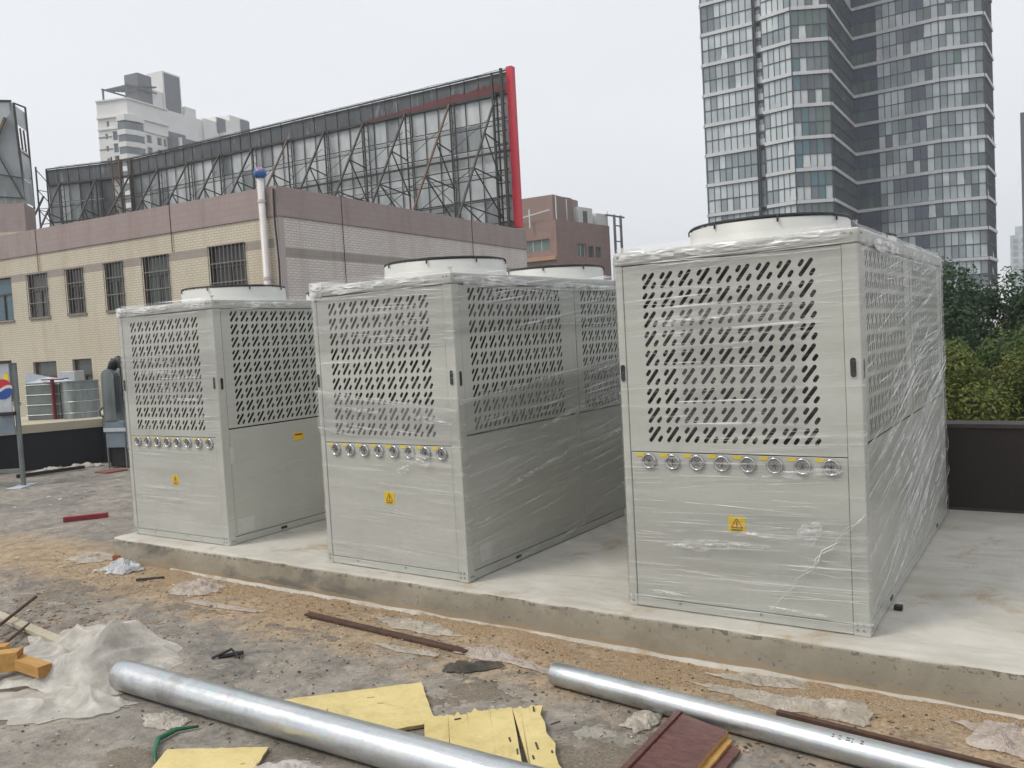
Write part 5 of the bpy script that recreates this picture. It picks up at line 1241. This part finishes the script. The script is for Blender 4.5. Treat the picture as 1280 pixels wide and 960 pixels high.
for k in range(6):
    lo_, hi_ = cuts[k]+.0012, cuts[k+1]-.0012; top_ = []; n = 7; j0 = rnd.uniform(-.015, .012); zz = GZ+.012+rnd.uniform(0, .006)
    for i in range(n): q = lo_+(hi_-lo_)*i/(n-1); p = A_.lerp(C_, q); dd_ = (F_.lerp(D_, q)-p).normalized(); top_.append(p-dd_*(j0+rnd.uniform(-.012, .012)+(.03 if (i in (2, 3) and rnd.random() < .3) else 0)))
    bot = []
    for i in range(n): q = hi_-(hi_-lo_)*i/(n-1); p = F_.lerp(D_, q); bot.append(p+Vector((rnd.uniform(-.01, .01), rnd.uniform(-.02, .02))))
    side_r = [top_[-1].lerp(bot[0], t_)+Vector((rnd.uniform(-.001, .001), 0)) for t_ in (.15, .3, .45, .6, .75, .9)]
    if k == 5: side_r = [p+Vector((rnd.choice([0, 0, -.02]), rnd.choice([0, -.012]))) for p in side_r]
    out = top_+side_r+bot; m = len(out); tz = rnd.uniform(-.012, .012)
    hz = lambda p: zz+tz*(p.y+1.3)
    b = MB(); b.mesh([(p.x, p.y, hz(p)) for p in out]+[(p.x, p.y, hz(p)+.016) for p in out], [tuple(range(m)), tuple(reversed(range(m, 2*m)))], 0)
    b.mesh([(p.x, p.y, hz(p)) for p in out]+[(p.x, p.y, hz(p)+.016) for p in out], [(i+m, (i+1) % m+m, (i+1) % m, i) for i in range(m)], 1); b.build('plank', ['yellow_board', 'board_edge'], pb)
b = MB()
for (x, y, a, l_) in ((-2.42, -1.36, .9, .03), (-2.0, -1.2, 1.1, .05), (-1.93, -1.42, 2.3, .06), (-1.9, -1.5, 2.3, .03), (-1.98, -1.5, 2.2, .05), (-2.07, -1.42, 2.3, .04), (-2.14, -1.12, 2.2, .05), (-1.86, -1.42, 2.2, .02)):
    b.bar((x, y, GZ+.035), (x+l_*math.cos(a), y+l_*math.sin(a), GZ+.035), .007, .004)
b.build('nail_hole', 'chips_dark', pb, kind='stuff')
board('yellow_board', 'yellow board cut by the bottom edge in front of the thick pipe', [(-3.42, -2.16), (-3.02, -1.93), (-2.96, -2.02), (-2.8, -2.3), (-3.2, -2.5)], .014, .006, (0, 0), seed=3, rag=.004, strips=2, group=g)
# dark red plywood offcuts stacked
board('plywood_offcut', 'upper dark red faced plywood offcut beside the thinner pipe', [(-1.507, -.879), (-1.273, -.949), (-1.283, -1.75), (-1.49, -1.75)], .018, .038, (0, 0), 'red_board', 'ply_core', 'red plywood offcuts', .002, 4)
board('plywood_offcut', 'middle plywood offcut with bright orange core beneath the upper red one', [(-1.50, -.90), (-1.246, -.975), (-1.255, -1.75), (-1.49, -1.75)], .012, .022, (0, 0), 'ply_core', 'ply_core', 'red plywood offcuts', .002, 6)
board('plywood_offcut', 'lowest red plywood offcut on the ground under the other two', [(-1.50, -.92), (-1.20, -1.01), (-1.212, -1.75), (-1.50, -1.75)], .014, .005, (0, 0), 'red_board', 'red_board', 'red plywood offcuts', .003, 5)
b = MB(); b.bar(pt(-1.525, -.86, .056), pt(-1.512, -1.74, .056), .026, .018); b.build('batten', 'red_board', label='thin dark red batten on the left edge of the plywood offcut', category='batten')
# crumpled film and cloth
def crumple(name, label, cat, outline, amp, mat, seed, scale=6, rings=26, seg=110, base=.006, center=None, fold=1.0, group=None, th=0):
    c = Vector(center) if center else sum((Vector(p) for p in outline), Vector((0, 0)))/len(outline)
    n = len(outline); per = [0]
    for i in range(n): per.append(per[-1]+(Vector(outline[(i+1) % n])-Vector(outline[i])).length)
    def bnd(t_):
        t_ = (t_ % 1)*per[-1]
        for i in range(n):
            if t_ <= per[i+1]: q = (t_-per[i])/(per[i+1]-per[i]); return Vector(outline[i]).lerp(Vector(outline[(i+1) % n]), q)
        return Vector(outline[0])
    V = []
    for j in range(rings+1):
        q = j/rings
        for i in range(seg):
            p = c+(bnd(i/seg)-c)*q*(1+(.22*noise.noise((math.cos(6.283*i/seg)*3.5, math.sin(6.283*i/seg)*3.5, seed))+.03*noise.noise((math.cos(6.283*i/seg)*11, math.sin(6.283*i/seg)*11, seed)))*q*q)
            nv = Vector((p.x*scale, p.y*scale, seed))
            warp = Vector((noise.noise(nv*.6+Vector((5, 0, 0))), noise.noise(nv*.6+Vector((0, 7, 0))), 0))*1.2
            r1 = (1-min(1, abs(noise.noise(nv*.55+warp))*2.6))**1.5*1.6-.5; r2 = (1-min(1, abs(noise.noise(Vector((nv.x*1.1+nv.y*.5, nv.y*1.9-nv.x*.4, seed))+warp*1.6))*2.6))**1.5*1.6-.5; r3 = (1-min(1, abs(noise.noise(nv*3.2+warp*2+Vector((9, 0, 0))))*2.5))**1.3-.4
            f = max(0, 1-q**2.2)
            h = amp*(f*(.50+.5*noise.noise(nv*.3)))+amp*.40*fold*r1*(.15+.85*f)+amp*.17*fold*r2*(.15+.85*f)+amp*.05*fold*r3*f
            h = max(h, 0)+base*(1+.5*noise.noise(nv*3))
            sh = amp*.9*noise.noise(nv*.9+Vector((0, 0, 4))); sh2 = amp*.9*noise.noise(nv*.9+Vector((0, 0, 14)))
            V.append((p.x+sh*.7, p.y+sh2*.7, GZ+h))
    F = [(j*seg+i, j*seg+(i+1) % seg, (j+1)*seg+(i+1) % seg, (j+1)*seg+i) for j in range(rings) for i in range(seg)]
    b = MB(); b.mesh(V, F); o = b.build(name, mat, None, True, label=label, category=cat)
    if group: o['group'] = group
    return o
crumple('plastic_sheet', 'large heap of crumpled whitish plastic sheet at the lower left', 'plastic sheet', [(-5.35, -1.95), (-5.62, -1.62), (-5.45, -1.28), (-5.05, -1.18), (-4.55, -1.30), (-4.22, -1.47), (-4.27, -1.66), (-4.32, -1.98), (-4.6, -2.1), (-5.0, -2.15)], .22, 'white_film', 3, 1.9, 80, 300, fold=1.1)
crumple('plastic_sheet', 'flat trailing end of plastic sheet under the wooden beams', 'plastic sheet', [(-4.9, -2.2), (-4.72, -1.98), (-4.35, -1.97), (-4.06, -1.90), (-4.08, -2.0), (-4.15, -2.14), (-4.3, -2.3), (-4.6, -2.45)], .10, 'white_film', 8, 2.4, 60, 240, fold=1.1)
crumple('crumpled_cloth', 'white crumpled cloth lying against the left corner of the plinth', 'cloth', [(-6.72, -.48), (-6.95, -.38), (-7.0, -.2), (-6.85, -.19), (-6.66, -.19), (-6.5, -.3), (-6.55, -.45)], .085, 'white_cloth', 5, 11, 50, 160, fold=1.2)
crumple('plastic_bag', 'torn pinkish plastic bag lying on the sawdust between left and middle units', 'plastic bag', [(-5.72, -.62), (-5.85, -.42), (-5.75, -.22), (-5.5, -.27), (-5.35, -.38), (-5.45, -.6)], .06, 'pink_film', 6, 9, 26, 90)
crumple('film_strip', 'long flat strip of pale film on the ground before the middle unit', 'plastic strip', [(-5.42, -.70), (-5.38, -.63), (-5.0, -.60), (-4.66, -.58), (-4.66, -.63), (-5.0, -.68)], .012, 'pink_film', 7, 9, 12, 90)
crumple('film_strip', 'twisted pink strip of film trailing from the rusty bar to the thinner pipe', 'plastic strip', [(-3.0, -.55), (-2.85, -.46), (-2.6, -.53), (-2.38, -.60), (-2.36, -.66), (-2.6, -.63), (-2.85, -.66), (-3.0, -.63)], .04, 'pink_film', 12, 12, 16, 110)
crumple('film_strip', 'small pale film scrap on the near side of the rusty bar', 'plastic strip', [(-3.55, -.72), (-3.3, -.68), (-3.05, -.68), (-3.0, -.73), (-3.3, -.76)], .018, 'scrap_film', 14, 14, 12, 70)
crumple('film_scrap', 'beige crumpled film between the bright pipe and the plinth', 'plastic scrap', [(-1.62, -.42), (-1.3, -.44), (-1.0, -.36), (-.86, -.28), (-.78, -.4), (-.80, -.56), (-1.0, -.55), (-1.35, -.52)], .045, 'scrap_film', 15, 11, 24, 120)
crumple('film_scrap', 'pinkish film clump at the right edge on the sawdust', 'plastic scrap', [(-.50, -.34), (-.30, -.24), (.0, -.22), (.25, -.3), (.2, -.55), (-.1, -.62), (-.4, -.5)], .055, 'pink_film', 16, 14, 26, 120, fold=1.5)
crumple('film_scrap', 'pale crumpled scrap behind the rusty flat bar', 'plastic scrap', [(-3.85, -.36), (-3.6, -.27), (-3.35, -.3), (-3.1, -.40), (-3.25, -.46), (-3.6, -.46)], .03, 'scrap_film', 17, 12, 18, 100)
crumple('film_scrap', 'muddy film scrap at the foot of the plinth before the right unit', 'plastic scrap', [(-1.62, -.30), (-1.4, -.20), (-1.15, -.19), (-1.12, -.27), (-1.35, -.33)], .03, 'scrap_film', 18, 16, 16, 90)
crumple('film_scrap', 'pale litter on the ground left of the white cloth', 'plastic scrap', [(-7.6, -.34), (-7.65, -.1), (-7.3, -.05), (-7.1, -.15), (-7.3, -.38)], .04, 'scrap_film', 19, 16, 16, 90)
crumple('film_scrap', 'cream foam scrap beside the dark red offcuts', 'plastic scrap', [(-1.76, -1.0), (-1.72, -.86), (-1.63, -.84), (-1.60, -.92), (-1.66, -1.06)], .05, 'scrap_film', 20, 20, 16, 80)
crumple('insulation_wool', 'grey fluffy insulation wool poking out under the thick pipe', 'insulation', [(-2.95, -2.02), (-2.85, -1.93), (-2.6, -1.93), (-2.35, -1.96), (-2.3, -2.15), (-2.6, -2.3), (-2.9, -2.2)], .06, 'fluff', 21, 13, 40, 180, fold=1.0)
crumple('dark_rag', 'dark dirty rag curled up on the ground near the thinner pipe', 'rag', [(-2.88, -.86), (-2.9, -.76), (-2.78, -.68), (-2.66, -.62), (-2.62, -.70), (-2.68, -.80), (-2.78, -.87)], .05, 'rag', 22, 9, 24, 90, fold=.7)
crumple('film_scrap', 'grey yellow scrap under the left end of the thick pipe', 'plastic scrap', [(-3.9, -1.98), (-3.8, -1.88), (-3.6, -1.9), (-3.62, -2.02), (-3.75, -2.06)], .025, 'scrap_film', 23, 16, 14, 70)
crumple('rubble_heap', 'pale rubble heap at the foot of the blue black left wall', 'rubble', [(-14.35, 2.7), (-14.2, 3.2), (-13.95, 3.6), (-13.7, 3.75), (-13.75, 3.55), (-14.0, 3.1), (-14.1, 2.7)], .10, 'chips_light', 24, 7, 20, 120, fold=.7)
b = MB(); b.bar(pt(-13.9, 2.3, .03), pt(-13.55, 3.2, .05), .07, .05); b.build('dark_plank', 'black_plastic', label='black plank lying on the roof before the left wall', category='plank')
b = MB(); b.box((-13.0, 3.05, GZ), (-12.65, 3.4, GZ+.02)); b.build('red_mat', 'faded_red', label='faded red mat beside the grey cabinet legs', category='mat')
# white lath, rod
b = MB(); b.bar(pt(-6.6, -1.48, .02), pt(-5.35, -1.60, .02), .07, .025); b.build('white_lath', 'ledge_plaster', label='whitish lath lying at the left edge behind the plastic heap', category='lath')
b = MB(); b.tube([pt(-5.75, -1.95, .05), pt(-5.96, -1.68, .06), pt(-6.27, -1.28, .10)], .011, 8); b.build('steel_rod', 'rust', label='thin rusty rod sticking in at the left edge', category='rod')
b = MB(); b.tube([pt(-5.45, -1.98, .04), pt(-5.9, -1.52, .03)], .010, 8); b.build('steel_rod', 'rust', label='short dark rod just behind the wooden beams', category='rod')
# wooden beams
bm_ = thing('wooden_beam', 'long yellow brown timber beam on the plastic sheet at the left edge', 'timber', (-4.98, -2.02, GZ+.12))
dd = Vector((-.62, -.60, -.02)).normalized()
b = MB(); b.bar((0, 0, 0), tuple(dd*1.3), .085, .105); b.build('beam', 'timber', bm_)
b = MB(); b.bar(tuple(-dd*.002), (0, 0, 0), .083, .103); b.build('sawn_end', 'timber_end', bm_)
b2_ = thing('wooden_beam', 'short timber block sticking out from under the long beam', 'timber', (-4.70, -2.03, GZ+.105))
b = MB(); b.bar((0, 0, 0), tuple(Vector((-.95, .02, -.01))*.5), .075, .06); b.build('beam', 'timber', b2_)
b = MB(); b.bar((.002, 0, 0), (0, 0, 0), .073, .058); b.build('sawn_end', 'timber_end', b2_)
b3_ = thing('wooden_beam', 'yellowish timber beam behind, cut by the left picture edge', 'timber', (-5.2, -1.98, GZ+.13))
b = MB(); b.bar((0, 0, 0), (-.5, -.5, 0), .07, .05); b.build('beam', 'timber', b3_)
# green hose, red stick, odd bits
b = MB(); b.tube([pt(-3.50, -1.94, .015), pt(-3.56, -2.02, .02), pt(-3.55, -2.12, .02), pt(-3.46, -2.20, .015), pt(-3.36, -2.26, .012)], .012, 8, 0, True, [.006, .012, .013, .010, .006]); b.build('green_strap', 'green_plastic', None, True, label='curved green plastic strap near the bottom left', category='strap')
b = MB(); b.bar(pt(-9.42, .62, .03), pt(-9.15, .98, .03), .07, .05); b.build('red_stick', 'red_plastic', label='dark red brick like bar lying on the roof left of the plinth', category='bar')
b = MB(); b.box((-.86, .47, .0), (-.82, .51, .025)); b.build('rubber_stub', 'black_plastic', label='small black rubber stub on the plinth beside the right unit', category='rubber stub')
b = MB(); b.bar(pt(-7.05, -.19, .03), pt(-7.2, -.0, .03), .08, .05); b.build('red_brick', 'brick_red', label='broken red brick at the left foot of the plinth', category='brick')
b = MB(); b.tube([pt(-4.22, -1.33, .01), pt(-4.14, -1.25, .05), pt(-4.05, -1.27, .02)], .008, 6); b.tube([pt(-4.2, -1.3, .01), pt(-4.1, -1.2, .02)], .012, 6); b.build('wire_offcut', 'black_plastic', label='black wire offcut by the left end of the thick pipe', category='wire')
b = MB(); b.bar(pt(-6.28, -.50, .012), pt(-6.12, -.36, .012), .025, .015); b.build('dark_stick', 'chips_dark', label='short dark stick right of the white cloth', category='stick')
# sawdust bank: a thin heightfield that sinks into the deck where it ends
b = MB(); nx, ny = 640, 70; xa, xb, ya, yb = -6.9, 3.0, -.95, -.185; vs = []
for j in range(ny+1):
    for i in range(nx+1):
        x = xa+(xb-xa)*i/nx; y = ya+(yb-ya)*j/ny; q = (y-ya)/(yb-ya)
        h = .020*(q**1.2)-.014+.015*noise.noise((x*1.4, y*3, 1))+.010*noise.noise((x*5, y*6, 2))+.005*noise.noise((x*22, y*22, 3))+.0035*noise.noise((x*70, y*70, 4))
        if x < -6.2: h -= (-6.2-x)*.05
        vs.append((x, y, GZ+h))
b.mesh(vs, [(j*(nx+1)+i, j*(nx+1)+i+1, (j+1)*(nx+1)+i+1, (j+1)*(nx+1)+i) for j in range(ny) for i in range(nx)])
b.build('sawdust', 'sawdust', None, True, kind='stuff', label='orange brown sawdust and sand along the foot of the plinth', category='sawdust')
def drift(name, label, mat, xa, xb, ya, yb, nx, ny, thr, sc, amp, seed):
    b = MB(); vs = []
    for j in range(ny+1):
        for i in range(nx+1):
            x = xa+(xb-xa)*i/nx; y = ya+(yb-ya)*j/ny; e = min((x-xa), (xb-x), (y-ya), (yb-y), .25)/.25
            h = noise.fractal((x*sc, y*sc*1.5, seed), 1.0, 2.1, 5)-thr
            h = amp*min(1, h*2.2) if h > 0 else h*.03
            h += .0035*noise.noise((x*26, y*26, seed))+.0025*noise.noise((x*70, y*70, seed+1)) - .004-(1-e)*.03
            vs.append((x, y, GZ+h))
    fs = []
    for j in range(ny):
        for i in range(nx):
            q = (j*(nx+1)+i, j*(nx+1)+i+1, (j+1)*(nx+1)+i+1, (j+1)*(nx+1)+i)
            if max(vs[k][2] for k in q) > GZ-.012: fs.append(q)
    b.mesh(vs, fs); b.build(name, mat, None, True, kind='stuff', label=label, category='dirt')
drift('grit_drift', 'grey brown grit lying in thin patches on the roof', 'grit', -9.0, .9, -2.7, -.5, 760, 170, .12, 1.6, .008, 31)
drift('cement_spill', 'pale dried cement spills on the roof', 'cement_crust', -8.0, .9, -2.5, -.5, 700, 160, .36, 2.3, .005, 57)
# chips and flakes
def chips(name, label, n, mat, xr, yr, size, seed, dens=None, flat=.35):
    rnd = random.Random(seed); b = MB(); k = 0
    while k < n:
        x = rnd.uniform(*xr); y = rnd.uniform(*yr)
        if dens and rnd.random() > dens(x, y): continue
        if y > -.17 and x > -7.13: k += 1; continue
        s = size*(.35+1.3*rnd.random()**3); a = rnd.uniform(0, 6.28); z = GZ+.004+.012*max(0, noise.noise((x*5, y*6, 2)))
        X = Matrix.Translation((x, y, z)) @ Matrix.Rotation(a, 4, 'Z') @ Matrix.Rotation(rnd.gauss(0, .25), 4, 'X')
        l_, w_, h_ = s*rnd.uniform(.6, 1.6), s*rnd.uniform(.4, 1), s*flat*rnd.uniform(.3, 1)
        vs = [(-l_, -w_*rnd.uniform(.3, 1), 0), (l_*rnd.uniform(.4, 1), -w_, 0), (l_, w_*rnd.uniform(.2, 1), 0), (-l_*rnd.uniform(.2, 1), w_, 0), (-l_*.4, -w_*.3, h_), (l_*.5, -w_*.2, h_*.8), (l_*.2, w_*.5, h_)]
        b.mesh([X @ Vector(v) for v in vs], [(0, 1, 5, 4), (1, 2, 5), (2, 6, 5), (2, 3, 6), (3, 4, 6), (3, 0, 4), (4, 5, 6)]); k += 1
    b.build(name, mat, None, kind='stuff', label=label, category='debris')
near = lambda x, y: math.exp(-((y+.5)/.45)**2)*.95+.05
chips('wood_chips', 'brown wood chips scattered over the ground before the plinth', 5500, 'chips_brown', (-7.5, 1.5), (-2.6, -.18), .0065, 1, near)
chips('pale_chips', 'pale plaster and foam crumbs scattered over the ground', 3200, 'chips_light', (-8, 1.5), (-2.8, -.18), .0055, 2, lambda x, y: .5+.5*noise.noise((x*1.5, y*1.5, 0)))
chips('dark_chips', 'dark grit scattered over the ground', 4500, 'chips_dark', (-8, 1.5), (-2.8, -.18), .0065, 3, lambda x, y: .5+.5*noise.noise((x*1.5, y*1.5, 9)))
chips('rubble_crumbs', 'larger pale crumbs round the left end of the roof', 420, 'chips_light', (-14, -6), (-2.2, 3.6), .022, 4, lambda x, y: .35+.6*noise.noise((x*.8, y*.8, 0)))
chips('mortar_grit', 'grey mortar grit beside the plastic heap', 900, 'chips_brown', (-6.6, -5.2), (-1.95, -1.05), .011, 5, lambda x, y: .7)
